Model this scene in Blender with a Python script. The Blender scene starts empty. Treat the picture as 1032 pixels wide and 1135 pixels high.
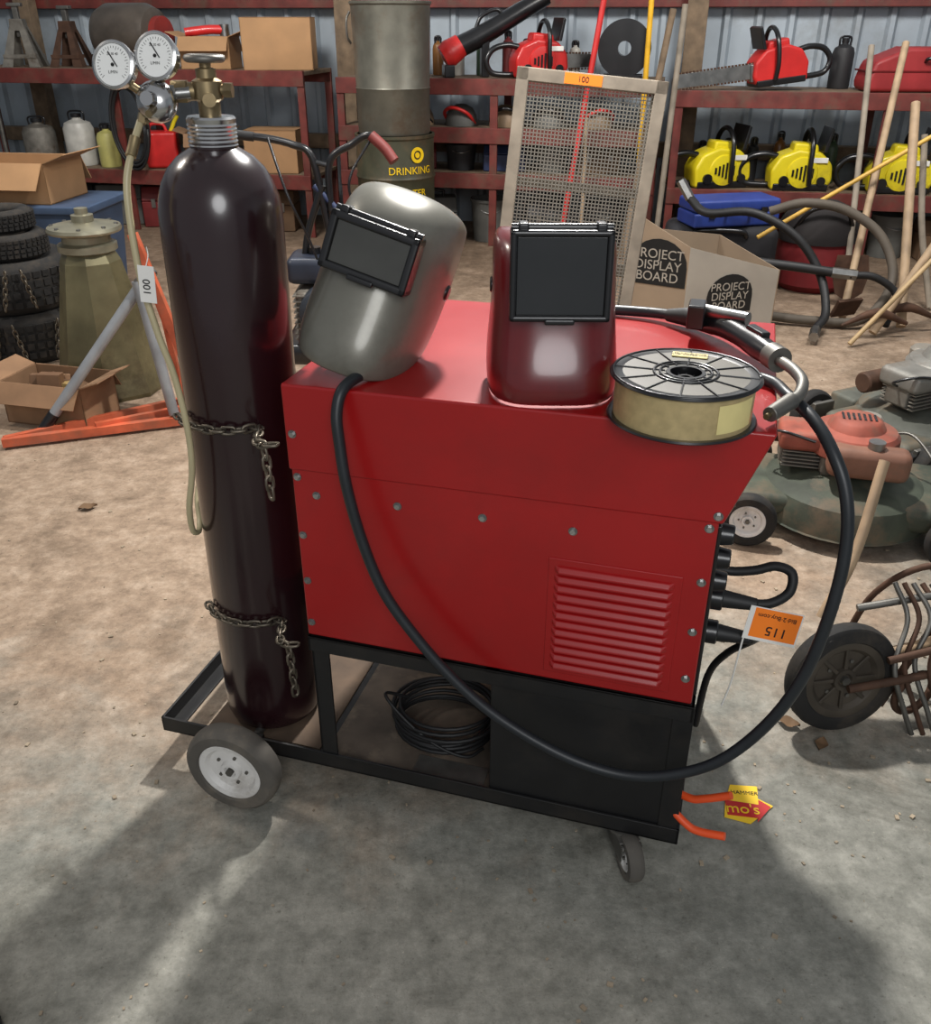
import bpy, math, random, bmesh
from mathutils import Vector, Matrix, Euler
random.seed(7)
R=math.radians
# ------------------------------------------------------------------ materials
def lin(c):
    return tuple((((x/255)/12.92) if x/255<=.04045 else (((x/255)+.055)/1.055)**2.4) for x in c)
MC={}
def M(name,col,rough=.5,metal=0.0,var=.18,scale=9.0,bump=0.0,coat=0.0,dirt=None,dirtamt=.35,trans=0.0):
    if name in MC: return MC[name]
    m=bpy.data.materials.new(name); m.use_nodes=True
    nt=m.node_tree; b=nt.nodes['Principled BSDF']
    c=lin(col)
    tc=nt.nodes.new('ShaderNodeTexCoord')
    n=nt.nodes.new('ShaderNodeTexNoise'); n.inputs['Scale'].default_value=scale; n.inputs['Detail'].default_value=5
    nt.links.new(tc.outputs['Object'],n.inputs['Vector'])
    r=nt.nodes.new('ShaderNodeValToRGB')
    r.color_ramp.elements[0].position=.3; r.color_ramp.elements[1].position=.7
    r.color_ramp.elements[0].color=(*[x*(1-var) for x in c],1)
    r.color_ramp.elements[1].color=(*[min(1,x*(1+var)) for x in c],1)
    nt.links.new(n.outputs['Fac'],r.inputs['Fac'])
    out=r.outputs['Color']
    if dirt:
        n2=nt.nodes.new('ShaderNodeTexNoise'); n2.inputs['Scale'].default_value=scale*.45; n2.inputs['Detail'].default_value=8
        n2.inputs['Roughness'].default_value=.7
        nt.links.new(tc.outputs['Object'],n2.inputs['Vector'])
        r2=nt.nodes.new('ShaderNodeValToRGB'); r2.color_ramp.elements[0].position=.5; r2.color_ramp.elements[1].position=.68
        r2.color_ramp.elements[1].color=(min(1,dirtamt*2),)*3+(1,)
        nt.links.new(n2.outputs['Fac'],r2.inputs['Fac'])
        mx=nt.nodes.new('ShaderNodeMix'); mx.data_type='RGBA'
        nt.links.new(r2.outputs['Color'],mx.inputs['Factor']); nt.links.new(out,mx.inputs['A'])
        mx.inputs['B'].default_value=(*lin(dirt),1); out=mx.outputs['Result']
    nt.links.new(out,b.inputs['Base Color'])
    b.inputs['Metallic'].default_value=metal
    mr=nt.nodes.new('ShaderNodeMapRange'); mr.inputs['To Min'].default_value=max(0,rough-.07); mr.inputs['To Max'].default_value=min(1,rough+.09)
    nt.links.new(n.outputs['Fac'],mr.inputs['Value']); nt.links.new(mr.outputs['Result'],b.inputs['Roughness'])
    b.inputs['Coat Weight'].default_value=coat; b.inputs['Coat Roughness'].default_value=.12
    if trans: b.inputs['Transmission Weight'].default_value=trans
    if bump:
        bp=nt.nodes.new('ShaderNodeBump'); bp.inputs['Strength'].default_value=bump; bp.inputs['Distance'].default_value=.01
        nt.links.new(n.outputs['Fac'],bp.inputs['Height']); nt.links.new(bp.outputs['Normal'],b.inputs['Normal'])
    MC[name]=m; return m
red=M('red_enamel',(156,15,17),.34,0,.12,3,0,.25,dirt=(116,22,20),dirtamt=.25)
redd=M('red_dark',(100,10,12),.4)
black=M('black_paint',(20,20,21),.45,0,.2,12,0,0,dirt=(50,44,38),dirtamt=.2)
rubber=M('black_rubber',(24,24,25),.55,0,.2,20)
cabm=M('cable_rubber',(30,34,38),.42,0,.12,20)
plas=M('black_plastic',(20,20,22),.3,0,.2,10,0,.2)
chrome=M('chrome',(200,200,200),.2,1,.08)
steel=M('steel',(150,150,148),.35,1,.15,20)
steeld=M('steel_dull',(115,113,108),.5,.8,.2,20)
brass=M('brass',(140,124,94),.38,.9,.25,20)
rust=M('rusty_steel',(84,60,46),.75,.3,.35,15,.4)
cylm=M('cylinder_maroon_brown',(36,16,20),.24,0,.18,5,0,.5,dirt=(48,32,32),dirtamt=.15)
tirem=M('tire_grey',(86,82,76),.85,0,.15,14,.2,0,dirt=(124,114,100),dirtamt=.3)
tireb=M('tire_black',(30,29,28),.8,0,.25,14,.2,0,dirt=(78,68,56),dirtamt=.25)
hubw=M('hub_white',(218,216,212),.45,0,.08,14,0,0,dirt=(128,118,104),dirtamt=.3)
white=M('white_paint',(232,230,224),.5,0,.03)
dial=M('dial_white',(240,240,236),.4,0,.01)
ink=M('black_ink',(15,15,15),.6,0,.05)
helg=M('helmet_grey',(118,116,106),.34,.3,.12,7,0,.35,dirt=(92,88,78),dirtamt=.35)
helr=M('helmet_maroon',(104,17,22),.3,0,.12,6,0,.5,dirt=(68,20,22),dirtamt=.3)
glass=M('dark_lens',(30,32,33),.2,0,.12,6,0,.5)
glassg=M('dusty_lens',(62,62,58),.3,0,.2,9,0,.3)
wire=M('gold_wire',(190,170,124),.42,.35,.12,60)
card=M('cardboard',(166,128,90),.8,0,.1,6)
cardd=M('cardboard_old',(138,106,78),.85,0,.2,6)
wood=M('weathered_wood',(116,98,78),.8,0,.3,14,.3)
woodl=M('handle_wood',(160,136,108),.65,0,.25,10,.2)
woodg=M('grey_wood',(138,128,114),.8,0,.25,10,.3)
shelfr=M('shelf_red',(104,44,38),.6,0,.3,10,0,0,dirt=(90,70,56),dirtamt=.4)
orange=M('orange_paint',(232,84,36),.45,0,.1)
orangef=M('orange_tag',(255,132,30),.6,0,.03)
orsteel=M('orange_steel',(190,90,58),.55,0,.3,10,0,0,dirt=(130,90,70),dirtamt=.35)
yellow=M('yellow_plastic',(226,206,30),.4,0,.12,8,0,.2,dirt=(140,120,40),dirtamt=.3)
yeltxt=M('yellow_ink',(240,200,20),.5,0,.05)
rplast=M('red_plastic',(200,38,36),.4,0,.15,8,0,.2)
blue=M('blue_plastic',(36,58,130),.45,0,.15)
bluet=M('blue_tub',(64,82,108),.5,0,.15)
olive=M('olive_metal',(116,110,82),.35,.5,.4,4,.1,0,dirt=(62,54,40),dirtamt=.45)
drumg=M('drum_dark',(66,66,50),.5,.2,.25,8,0,0,dirt=(104,82,60),dirtamt=.35)
cang=M('can_galv',(104,102,92),.45,.5,.25,6,0,0,dirt=(92,74,58),dirtamt=.4)
greend=M('green_deck',(66,72,60),.7,.1,.4,10,.3,0,dirt=(104,88,70),dirtamt=.55)
engr=M('engine_red',(142,72,56),.65,0,.35,12,.15,0,dirt=(108,88,74),dirtamt=.6)
alum=M('cast_alum',(120,116,108),.6,.45,.3,14,.2,0,dirt=(80,68,56),dirtamt=.5)
hosec=M('hose_clear',(196,184,146),.35,0,.08,10,0,0,trans=.15)
chainm=M('chain_steel',(112,104,92),.45,.8,.3,30)
bagr=M('bag_red',(116,26,30),.8)
# ------------------------------------------------------------------ helpers
col=bpy.context.scene.collection
def G(name,loc=(0,0,0),rz=0,rot=None,sc=1.0):
    e=bpy.data.objects.new(name,None); e.empty_display_size=.1; col.objects.link(e)
    e.location=loc; e.rotation_euler=rot if rot else (0,0,R(rz)); e.scale=(sc,)*3
    return e
def mk(name,vs,fs,mat,parent=None,loc=(0,0,0),rot=(0,0,0),smooth=False,bevel=0,seg=2):
    me=bpy.data.meshes.new(name); me.from_pydata([tuple(v) for v in vs],[],fs); me.update()
    ob=bpy.data.objects.new(name,me); col.objects.link(ob)
    if mat: me.materials.append(mat)
    ob.location=loc; ob.rotation_euler=rot
    if parent: ob.parent=parent
    if smooth:
        for p in me.polygons: p.use_smooth=True
    if bevel:
        b=ob.modifiers.new('b','BEVEL'); b.width=bevel; b.segments=seg; b.limit_method='ANGLE'; b.angle_limit=R(40)
        for p in me.polygons: p.use_smooth=True
        ob.modifiers.new('w','WEIGHTED_NORMAL')
    return ob
def boxv(x0,x1,y0,y1,z0,z1):
    return [(x0,y0,z0),(x1,y0,z0),(x1,y1,z0),(x0,y1,z0),(x0,y0,z1),(x1,y0,z1),(x1,y1,z1),(x0,y1,z1)]
BF=[(0,3,2,1),(4,5,6,7),(0,1,5,4),(1,2,6,5),(2,3,7,6),(3,0,4,7)]
def box(name,p,a,b,mat,bevel=.003,rot=(0,0,0),seg=2):
    c=[(a[i]+b[i])/2 for i in range(3)]; h=[abs(b[i]-a[i])/2 for i in range(3)]
    bevel=min(bevel,min(h)*.9)
    return mk(name,boxv(-h[0],h[0],-h[1],h[1],-h[2],h[2]),BF,mat,p,c,rot,bevel=bevel,seg=seg)
def multibox(name,p,lst,mat,bevel=0):
    vs=[];fs=[]
    for a,b in lst:
        o=len(vs); vs+=boxv(a[0],b[0],a[1],b[1],a[2],b[2]); fs+=[tuple(i+o for i in f) for f in BF]
    return mk(name,vs,fs,mat,p,bevel=bevel)
def lathe(name,p,prof,mat,loc=(0,0,0),rot=(0,0,0),seg=40,smooth=True,ring=False):
    vs=[];fs=[]
    if ring: prof=list(prof)+[prof[0]]
    n=len(prof)
    for i in range(seg):
        a=2*math.pi*i/seg
        for r,z in prof: vs.append((r*math.cos(a),r*math.sin(a),z))
    for i in range(seg):
        j=(i+1)%seg
        for k in range(n-1):
            fs.append((i*n+k,j*n+k,j*n+k+1,i*n+k+1))
    if not ring:
        if prof[0][0]>1e-6: fs.append(tuple(i*n for i in range(seg))[::-1])
        if prof[-1][0]>1e-6: fs.append(tuple(i*n+n-1 for i in range(seg)))
    ob=mk(name,vs,fs,mat,p,loc,rot)
    me=ob.data
    bm=bmesh.new(); bm.from_mesh(me); bmesh.ops.remove_doubles(bm,verts=bm.verts,dist=1e-6); bmesh.ops.recalc_face_normals(bm,faces=bm.faces)
    bm.to_mesh(me); bm.free()
    if smooth:
        for q in me.polygons: q.use_smooth=True
        me.set_sharp_from_angle(angle=R(35))
    return ob
def cyl(name,p,a,b,r,mat,r2=None,seg=24,bev=0):
    a=Vector(a);b=Vector(b);d=b-a;L=d.length;r2=r if r2 is None else r2
    if bev: prof=[(r-bev,0),(r,bev),(r2,L-bev),(r2-bev,L)]
    else: prof=[(r,0),(r2,L)]
    q=d.to_track_quat('Z','Y')
    return lathe(name,p,prof,mat,a,q.to_euler(),seg)
def cr(pts,sub=8):
    P=[Vector(x) for x in pts]
    if len(P)<3 or sub<2: return P
    out=[]
    for i in range(len(P)-1):
        p0=P[i-1] if i>0 else P[0]*2-P[1]; p1=P[i];p2=P[i+1];p3=P[i+2] if i+2<len(P) else P[-1]*2-P[-2]
        for k in range(sub):
            t=k/sub
            out.append(.5*((2*p1)+(p2-p0)*t+(2*p0-5*p1+4*p2-p3)*t*t+(3*p1-p0-3*p2+p3)*t**3))
    out.append(P[-1]); return out
def tubegeo(pts,r,n=10,sub=8,rs=None):
    P=cr(pts,sub)
    m=len(P)
    if rs: 
        RR=[]
        for i in range(m):
            f=i/(m-1)*(len(rs)-1);k=min(int(f),len(rs)-2);RR.append(rs[k]+(rs[k+1]-rs[k])*(f-k))
    else: RR=[r]*m
    vs=[];fs=[];T=[]
    for i in range(m):
        T.append((P[min(i+1,m-1)]-P[max(i-1,0)]).normalized())
    nrm=T[0].orthogonal().normalized()
    for i in range(m):
        nrm=(nrm-T[i]*nrm.dot(T[i]))
        if nrm.length<1e-6: nrm=T[i].orthogonal()
        nrm.normalize(); bi=T[i].cross(nrm)
        for k in range(n):
            a=2*math.pi*k/n
            vs.append(P[i]+(nrm*math.cos(a)+bi*math.sin(a))*RR[i])
    for i in range(m-1):
        for k in range(n):
            k2=(k+1)%n; fs.append((i*n+k,i*n+k2,(i+1)*n+k2,(i+1)*n+k))
    fs.append(tuple(range(n))[::-1]); fs.append(tuple((m-1)*n+k for k in range(n)))
    return vs,fs
def tube(name,p,pts,r,mat,n=10,sub=8,rs=None):
    vs,fs=tubegeo(pts,r,n,sub,rs)
    ob=mk(name,vs,fs,mat,p,smooth=True); ob.data.set_sharp_from_angle(angle=R(50)); return ob
def torus(name,p,c,Rr,r,mat,rot=(0,0,0),n=28,k=10,a0=0,a1=360,sx=1,sy=1):
    pts=[(Rr*sx*math.cos(R(a0+(a1-a0)*i/n)),Rr*sy*math.sin(R(a0+(a1-a0)*i/n)),0) for i in range(n+1)]
    vs,fs=tubegeo(pts,r,k,1)
    return mk(name,vs,fs,mat,p,c,rot,smooth=True)
def text(name,p,body,size,loc,rot,mat,ext=.0006,align='CENTER',sx=1,sy=1):
    cu=bpy.data.curves.new(name,'FONT'); cu.body=body; cu.size=size; cu.extrude=ext; cu.align_x=align; cu.align_y='CENTER'; cu.space_line=.85
    o=bpy.data.objects.new(name,cu); col.objects.link(o)
    bpy.context.view_layer.update()
    dg=bpy.context.evaluated_depsgraph_get()
    me=bpy.data.meshes.new_from_object(o.evaluated_get(dg)); bpy.data.objects.remove(o)
    me.materials.clear(); me.materials.append(mat)
    ob=bpy.data.objects.new(name,me); col.objects.link(ob); ob.location=loc; ob.rotation_euler=rot; ob.scale=(sx,sy,1)
    if p: ob.parent=p
    return ob
def prism(name,p,poly,axis,a,b,mat,bevel=0,loc=(0,0,0),rot=(0,0,0)):
    f={'y':lambda q,h:(q[0],h,q[1]),'z':lambda q,h:(q[0],q[1],h),'x':lambda q,h:(h,q[0],q[1])}[axis]
    n=len(poly); vs=[f(q,a) for q in poly]+[f(q,b) for q in poly]
    fs=[tuple(range(n)),tuple(range(n,2*n))[::-1]]+[(i,i+n,(i+1)%n+n,(i+1)%n) for i in range(n)]
    ob=mk(name,vs,fs,mat,p,loc,rot)
    bm=bmesh.new(); bm.from_mesh(ob.data); bmesh.ops.recalc_face_normals(bm,faces=bm.faces); bm.to_mesh(ob.data); bm.free()
    if bevel:
        bb=ob.modifiers.new('b','BEVEL'); bb.width=bevel; bb.segments=2; bb.limit_method='ANGLE'; bb.angle_limit=R(30)
        for q in ob.data.polygons: q.use_smooth=True
        ob.modifiers.new('w','WEIGHTED_NORMAL')
    return ob
def chain(name,p,pts,mat,L=.03,w=.016,r=.0032):
    P=cr(pts,16); vs=[];fs=[]
    acc=[P[0]];d=0
    for i in range(1,len(P)):
        seg=P[i]-P[i-1];l=seg.length
        while d+l>=L*.72:
            f=(L*.72-d)/l; q=P[i-1]+seg*f; acc.append(q); P[i-1]=q; seg=P[i]-q; l=seg.length; d=0
            if l<1e-6: break
        d+=l
    for i in range(len(acc)-1):
        c=(acc[i]+acc[i+1])/2; t=(acc[i+1]-acc[i]).normalized(); up=t.orthogonal().normalized()
        if abs(t.dot(Vector((0,0,1))))<.9:
            up=Vector((0,0,1)); up=(up-t*up.dot(t)).normalized()
        sd=t.cross(up)
        ax=up if i%2 else sd
        pts2=[]
        for k in range(13):
            a=2*math.pi*k/12
            x=math.cos(a)*w/2; x2=x+math.copysign((L-w)/2,math.cos(a)) if abs(math.cos(a))>1e-3 else 0
            pts2.append(c+t*x2+ax*math.sin(a)*w/2)
        v,f=tubegeo(pts2,r,6,1); o=len(vs); vs+=v; fs+=[tuple(a+o for a in q) for q in f]
    return mk(name,vs,fs,mat,p,smooth=True)
def tirewheel(p,c,rot,Rr,w,tm,hm,name='wheel',hub=.6,spokes=0):
    h=w/2; rr=Rr*hub
    prof=[(rr,-h*.7),(rr+.15*(Rr-rr),-h),(Rr*.9,-h*.98),(Rr*.975,-h*.7),(Rr,-h*.3),(Rr,h*.3),(Rr*.975,h*.7),(Rr*.9,h*.98),(rr+.15*(Rr-rr),h),(rr,h*.7)]
    e=G(name,c,rot=rot); e.parent=p
    lathe('tire',e,prof,tm,seg=48,ring=True)
    hp=[(0,h*.55),(Rr*.1,h*.55),(Rr*.13,h*.75),(Rr*.2,h*.75),(Rr*.22,h*.3),(rr*.75,h*.35),(rr*.85,h*.75),(rr,h*.85),(rr*1.04,h*.8),(rr*1.04,-h*.8),(rr,-h*.85),(rr*.85,-h*.75),(rr*.75,-h*.35),(Rr*.22,-h*.3),(Rr*.2,-h*.75),(0,-h*.75)]
    lathe('hub',e,hp,hm,seg=40)
    cyl('axle_nut',e,(0,0,-h*.9),(0,0,h*.95),Rr*.08,steeld,seg=6)
    for i in range(5):
        a=2*math.pi*i/5
        cyl('lug',e,(rr*.5*math.cos(a),rr*.5*math.sin(a),-h*.5),(rr*.5*math.cos(a),rr*.5*math.sin(a),h*.5),Rr*.035,steeld,seg=8)
    for i in range(spokes):
        a=2*math.pi*i/spokes
        ob=box('rib',e,(-rr*.05,rr*.25,-h*.62),(rr*.05,rr*.85,h*.62),hm,.002)
        ob.location=Matrix.Rotation(a,3,'Z')@Vector((0,rr*.55,0)); ob.rotation_euler=(0,0,a)
    return e
# ------------------------------------------------------------------ room shell (wall frame: origin, rotated -12 deg)
WO=(0,7.7); WA=-12
def wl(X,Y,z=0):
    c,s=math.cos(R(WA)),math.sin(R(WA)); return (WO[0]+X*c-Y*s, WO[1]+X*s+Y*c, z)
m=bpy.data.materials.new('dusty_concrete'); m.use_nodes=True; nt=m.node_tree; N=nt.nodes; Lk=nt.links; b=N['Principled BSDF']
geo=N.new('ShaderNodeNewGeometry'); sep=N.new('ShaderNodeSeparateXYZ'); Lk.new(geo.outputs['Position'],sep.inputs[0])
def noise(sc,det=6,ro=.6,dist=0):
    n=N.new('ShaderNodeTexNoise'); n.inputs['Scale'].default_value=sc; n.inputs['Detail'].default_value=det; n.inputs['Roughness'].default_value=ro; n.inputs['Distortion'].default_value=dist
    Lk.new(geo.outputs['Position'],n.inputs['Vector']); return n
def math_(op,a,b2=None,v=None):
    q=N.new('ShaderNodeMath'); q.operation=op; Lk.new(a,q.inputs[0])
    if b2 is not None: Lk.new(b2,q.inputs[1])
    if v is not None: q.inputs[1].default_value=v
    return q.outputs[0]
def ramp(fac,stops):
    r=N.new('ShaderNodeValToRGB'); Lk.new(fac,r.inputs['Fac'])
    e=r.color_ramp.elements
    while len(e)<len(stops): e.new(.5)
    for i,(p,c) in enumerate(stops): e[i].position=p; e[i].color=(*c,1)
    return r.outputs['Color']
def mix(f,a,b2,mode='MIX'):
    q=N.new('ShaderNodeMix'); q.data_type='RGBA'; q.blend_type=mode
    if isinstance(f,float): q.inputs['Factor'].default_value=f
    else: Lk.new(f,q.inputs['Factor'])
    Lk.new(a,q.inputs['A']); Lk.new(b2,q.inputs['B']); return q.outputs['Result']
n1=noise(1.3,10,.72,.3); n2=noise(9,10,.78); n3=noise(85,5,.7); n4=noise(2.2,10,.75,.6); n5=noise(26,6,.7); n6=noise(.8,8,.65,1.2)
grey=ramp(n2.outputs['Fac'],[(.32,lin((100,100,92))),(.5,lin((132,131,122))),(.68,lin((160,158,148)))])
brown=ramp(n2.outputs['Fac'],[(.32,lin((118,99,82))),(.5,lin((152,131,110))),(.68,lin((182,162,142)))])
f=math_('MULTIPLY',sep.outputs['Y'],v=.52); fx=math_('MULTIPLY',sep.outputs['X'],v=-.14); f=math_('ADD',f,fx)
nn=math_('MULTIPLY',n1.outputs['Fac'],v=1.9); f=math_('ADD',f,nn); f=math_('SUBTRACT',f,v=1.72)
fac=ramp(f,[(.0,(0,0,0)),(.6,(1,1,1))])
base=mix(fac,grey,brown)
dk=ramp(n4.outputs['Fac'],[(.34,(.55,.53,.50)),(.46,(1,1,1)),(.6,(1,1,1)),(.7,(1.2,1.2,1.19))])
base=mix(.75,base,dk,'MULTIPLY')
oil=ramp(n6.outputs['Fac'],[(.36,(.6,.58,.55)),(.44,(1,1,1))]); base=mix(.7,base,oil,'MULTIPLY')
md=ramp(n5.outputs['Fac'],[(.3,(.74,.74,.72)),(.5,(1,1,1)),(.7,(1.15,1.15,1.15))]); base=mix(.8,base,md,'MULTIPLY')
sp=ramp(n3.outputs['Fac'],[(.3,(.45,.43,.40)),(.42,(1,1,1)),(.62,(1,1,1)),(.72,(1.7,1.65,1.55))])
base=mix(.7,base,sp,'MULTIPLY')
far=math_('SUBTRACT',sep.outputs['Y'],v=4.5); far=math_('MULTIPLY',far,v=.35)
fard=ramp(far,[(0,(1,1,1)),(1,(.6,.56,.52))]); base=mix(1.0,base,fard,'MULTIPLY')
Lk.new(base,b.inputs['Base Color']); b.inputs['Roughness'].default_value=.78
bp=N.new('ShaderNodeBump'); bp.inputs['Strength'].default_value=.5; bp.inputs['Distance'].default_value=.01
Lk.new(mix(.5,n2.outputs['Color'],n3.outputs['Color']),bp.inputs['Height']); Lk.new(bp.outputs['Normal'],b.inputs['Normal'])
fl=[wl(-6,-9.5),wl(5.4,-9.5),wl(5.4,1.05),wl(-6,1.05)]
mk('floor',[(x,y,0) for x,y,z in fl]+[(x,y,-.1) for x,y,z in fl],[(0,1,2,3),(7,6,5,4),(0,4,5,1),(1,5,6,2),(2,6,7,3),(3,7,4,0)],m)
wallm=M('galvanised_wall',(164,174,182),.5,.2,.1,3,0,0,dirt=(130,132,130),dirtamt=.35)
def corr(name,X0,Y0,X1,Y1,H=3.3):
    a=Vector((X0,Y0));bb=Vector((X1,Y1));d=(bb-a);L=d.length;d.normalize();nr=Vector((-d.y,d.x))
    prof=[];x=0
    while x<L:
        prof+=[(x,0),(x+.17,0),(x+.195,-.035),(x+.225,-.035),(x+.25,0)]; x+=.25
    vs=[];fs=[]
    for x,o in prof:
        q=a+d*x+nr*(-o); 
        for z in (0,H): vs.append(wl(q.x,q.y,z))
    for i in range(len(prof)-1): fs.append((2*i,2*i+2,2*i+3,2*i+1))
    ob=mk(name,vs,fs,wallm); sm=ob.modifiers.new('s','SOLIDIFY'); sm.thickness=.006
    return ob
corr('wall_back',5.4,1.0,-6,1.0)
corr('wall_left',-6,1.0,-6,-9.5)
corr('wall_right',5.4,-9.5,5.4,1.0)
for n_,(a,b_,mt) in enumerate([((-5.9,.84,1.74),(5.3,.95,1.86),shelfr),((-5.9,.84,.62),(5.3,.95,.74),wood),((-1.28,.70,0),(-1.12,.83,3.2),wood),((1.62,.70,0),(1.78,.83,3.2),wood),((-4.3,.70,0),(-4.15,.83,3.2),wood)]):
    mk(f'trim_{n_+1}',boxv(a[0],b_[0],a[1],b_[1],a[2],b_[2]),BF,mt,loc=wl(0,0),rot=(0,0,R(WA)),bevel=.006)
# ------------------------------------------------------------------ storage shelves
def shelf(X0,X1,levels,mt=shelfr):
    g=G('storage_shelf',wl(0,0),WA)
    for z in levels:
        multibox('deck',g,[((X0,.02,z-.03),(X1,.66,z))],wood,.003)
        multibox('lip',g,[((X0,-.02,z-.11),(X1,.02,z+.005)),((X0,.64,z-.11),(X1,.67,z))],mt,.004)
    for X in (X0+.03,(X0+X1)/2,X1-.03):
        multibox('post',g,[((X-.03,-.01,0),(X+.03,.02,levels[-1])),((X-.03,.64,0),(X+.03,.67,levels[-1]))],mt,.003)
    return g
shelf(-4.7,-1.32,[.5,1.29]); shelf(-1.05,1.5,[.56,.9,1.25]); shelf(1.6,4.6,[.5,1.19])
# ------------------------------------------------------------------ welding cart
CO=(-.343,1.59,0); CA=-16.5
def cart(name): return G(name,CO,CA)
def cw(X,Y,z=0):
    c,s=math.cos(R(CA)),math.sin(R(CA)); return (CO[0]+X*c-Y*s, CO[1]+X*s+Y*c, z)
D=.64
g=cart('welding_cart')
multibox('lower_frame',g,[((-.425,0,.1),(.83,.006,.142)),((-.425,0,.1),(.83,.04,.106)),((-.425,D-.006,.1),(.83,D,.142)),((-.425,D-.04,.1),(.83,D,.106)),((-.425,0,.1),(-.419,D,.142)),((-.425,0,.1),(-.385,D,.106)),((.824,0,.1),(.83,D,.142)),((-.02,.0,.1),(.02,D,.106))],black,.001)
box('cylinder_deck',g,(-.32,.04,.104),(-.02,D-.04,.110),M('deck_dusty',(88,72,58),.8,0,.3,12,.2),.001)
box('shelf_deck',g,(0,.006,.108),(.824,D-.006,.114),M('deck_grime',(84,74,64),.7,0,.45,10,.2,0,dirt=(130,116,98),dirtamt=.5),.001)
multibox('posts',g,[((.005,.004,.106),(.045,.010,.472)),((.005,.004,.106),(.011,.04,.472)),((.005,D-.01,.106),(.045,D-.004,.472)),((.784,.004,.106),(.824,.010,.472)),((.784,D-.01,.106),(.824,D-.004,.472))],black,.001)
multibox('upper_frame',g,[((0,0,.438),(.822,.006,.476)),((0,0,.47),(.822,.04,.476)),((0,D-.006,.438),(.822,D,.476)),((0,0,.438),(.006,D,.476)),((.816,0,.438),(.822,D,.476)),((.4,0,.468),(.43,D,.476))],black,.001)
box('feeder_cabinet',g,(.41,.008,.115),(.82,.5,.462),black,.004)
box('side_board',g,(.06,.50,.115),(.40,.51,.33),M('board_dark',(40,36,32),.7),.002)
cyl('axle',g,(-.185,-.09,.115),(-.185,D+.09,.115),.010,steeld)
multibox('axle_bracket',g,[((-.21,.0,.085),(-.16,.03,.13)),((-.21,D-.03,.085),(-.16,D,.13))],black,.002)
tirewheel(g,(-.185,-.075,.116),(R(90),0,0),.116,.056,tirem,hubw,'rear_wheel',.66)
tirewheel(g,(-.185,D+.075,.116),(R(90),0,0),.116,.056,tirem,hubw,'rear_wheel',.66)
for Y,an in ((.03,-62),(D-.05,-40)):
    c=G('caster',(.71,Y,0),an); c.parent=g
    cyl('swivel_plate',c,(0,0,.092),(0,0,.1),.035,steeld)
    multibox('fork',c,[((-.01,-.024,.045),(.06,-.020,.09)),((-.01,.020,.045),(.06,.024,.09)),((-.02,-.024,.086),(.05,.024,.092))],steeld,.002)
    tirewheel(c,(.055,0,.052),(R(90),0,0),.052,.034,tirem,hubw,'caster_wheel',.55)
# ------------------------------------------------------------------ welding machine
g=cart('welding_machine')
prism('case_lower',g,[(0.0,.479),(.815,.479),(.815,.888),(0.0,.888)],'y',.004,D-.004,red,.004)
prism('case_hood',g,[(-.004,.877),(.822,.884),(.885,1.062),(-.004,1.055)],'y',0,D,red,.005)
box('front_panel',g,(.813,.02,.49),(.822,D-.02,.87),plas,.003)
vs=[];fs=[]
for i in range(12):
    z1=.752-i*.0203; z0=z1-.0135; x0,x1=.530,.757
    o=len(vs); e=.012
    vs+=[(x0,.004,z1),(x1,.004,z1),(x1,.004,z0),(x0,.004,z0),(x0+e,-.009,z0+.004),(x1-e,-.009,z0+.004),(x0+e,-.009,z0),(x1-e,-.009,z0),(x0+e,-.003,z1-.002),(x1-e,-.003,z1-.002)]
    fs+=[tuple(q+o for q in f) for f in [(0,1,9,8),(8,9,5,4),(4,5,7,6),(0,8,4),(1,5,9),(0,4,6,3),(1,2,7,5),(6,7,2,3)]]
lv=mk('louvre_slats',vs,fs,red,g)
sm=lv.modifiers.new('b','BEVEL'); sm.width=.0015; sm.segments=2
multibox('louvre_gaps',g,[((.542,.002,.752-i*.0203-.0165),(.745,.0045,.752-i*.0203-.0135)) for i in range(12)],redd)
multibox('louvre_rim',g,[((.520,.0015,.50),(.768,.006,.766))],red,.002)
scr=[(.05,.826),(.22,.828),(.39,.829),(.562,.828),(.80,.872),(.80,.76),(.797,.65),(.797,.54),(.012,.955),(.012,.862),(.012,.73),(.012,.62),(.012,.514),(.812,.90)]
for i,(x,z) in enumerate(scr):
    yy=0 if z>.88 else .004
    cyl('bolt_washer',g,(x,yy,z),(x,yy-.0015,z),.0085,steel,seg=20); cyl('bolt_head',g,(x,yy-.001,z),(x,yy-.006,z),.0055,chrome,seg=6)
for y_,z_ in ((.05,.84),(.05,.79),(.06,.735),(.2,.84),(.34,.84),(.34,.76)):
    cyl('control_knob',g,(.82,y_,z_),(.845,y_,z_),.021,plas,r2=.018,bev=.002)
for z_ in (.672,.592):
    cyl('output_socket',g,(.82,.10,z_),(.845,.10,z_),.024,plas,bev=.002)
    cyl('cable_plug',g,(.84,.10,z_),(.91,.10,z_-.002),.018,rubber,r2=.012,bev=.003)
tube('lead_loop',g,[(.9,.10,.67),(.935,.11,.672),(.965,.13,.69),(.965,.15,.72),(.935,.16,.725),(.9,.16,.71),(.86,.16,.70),(.82,.16,.70)],.0095,rubber)
tube('ground_lead',g,[(.90,.10,.59),(.925,.14,.57),(.92,.22,.50),(.88,.3,.40),(.85,.34,.3),(.84,.36,.13)],.0085,rubber)
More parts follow.
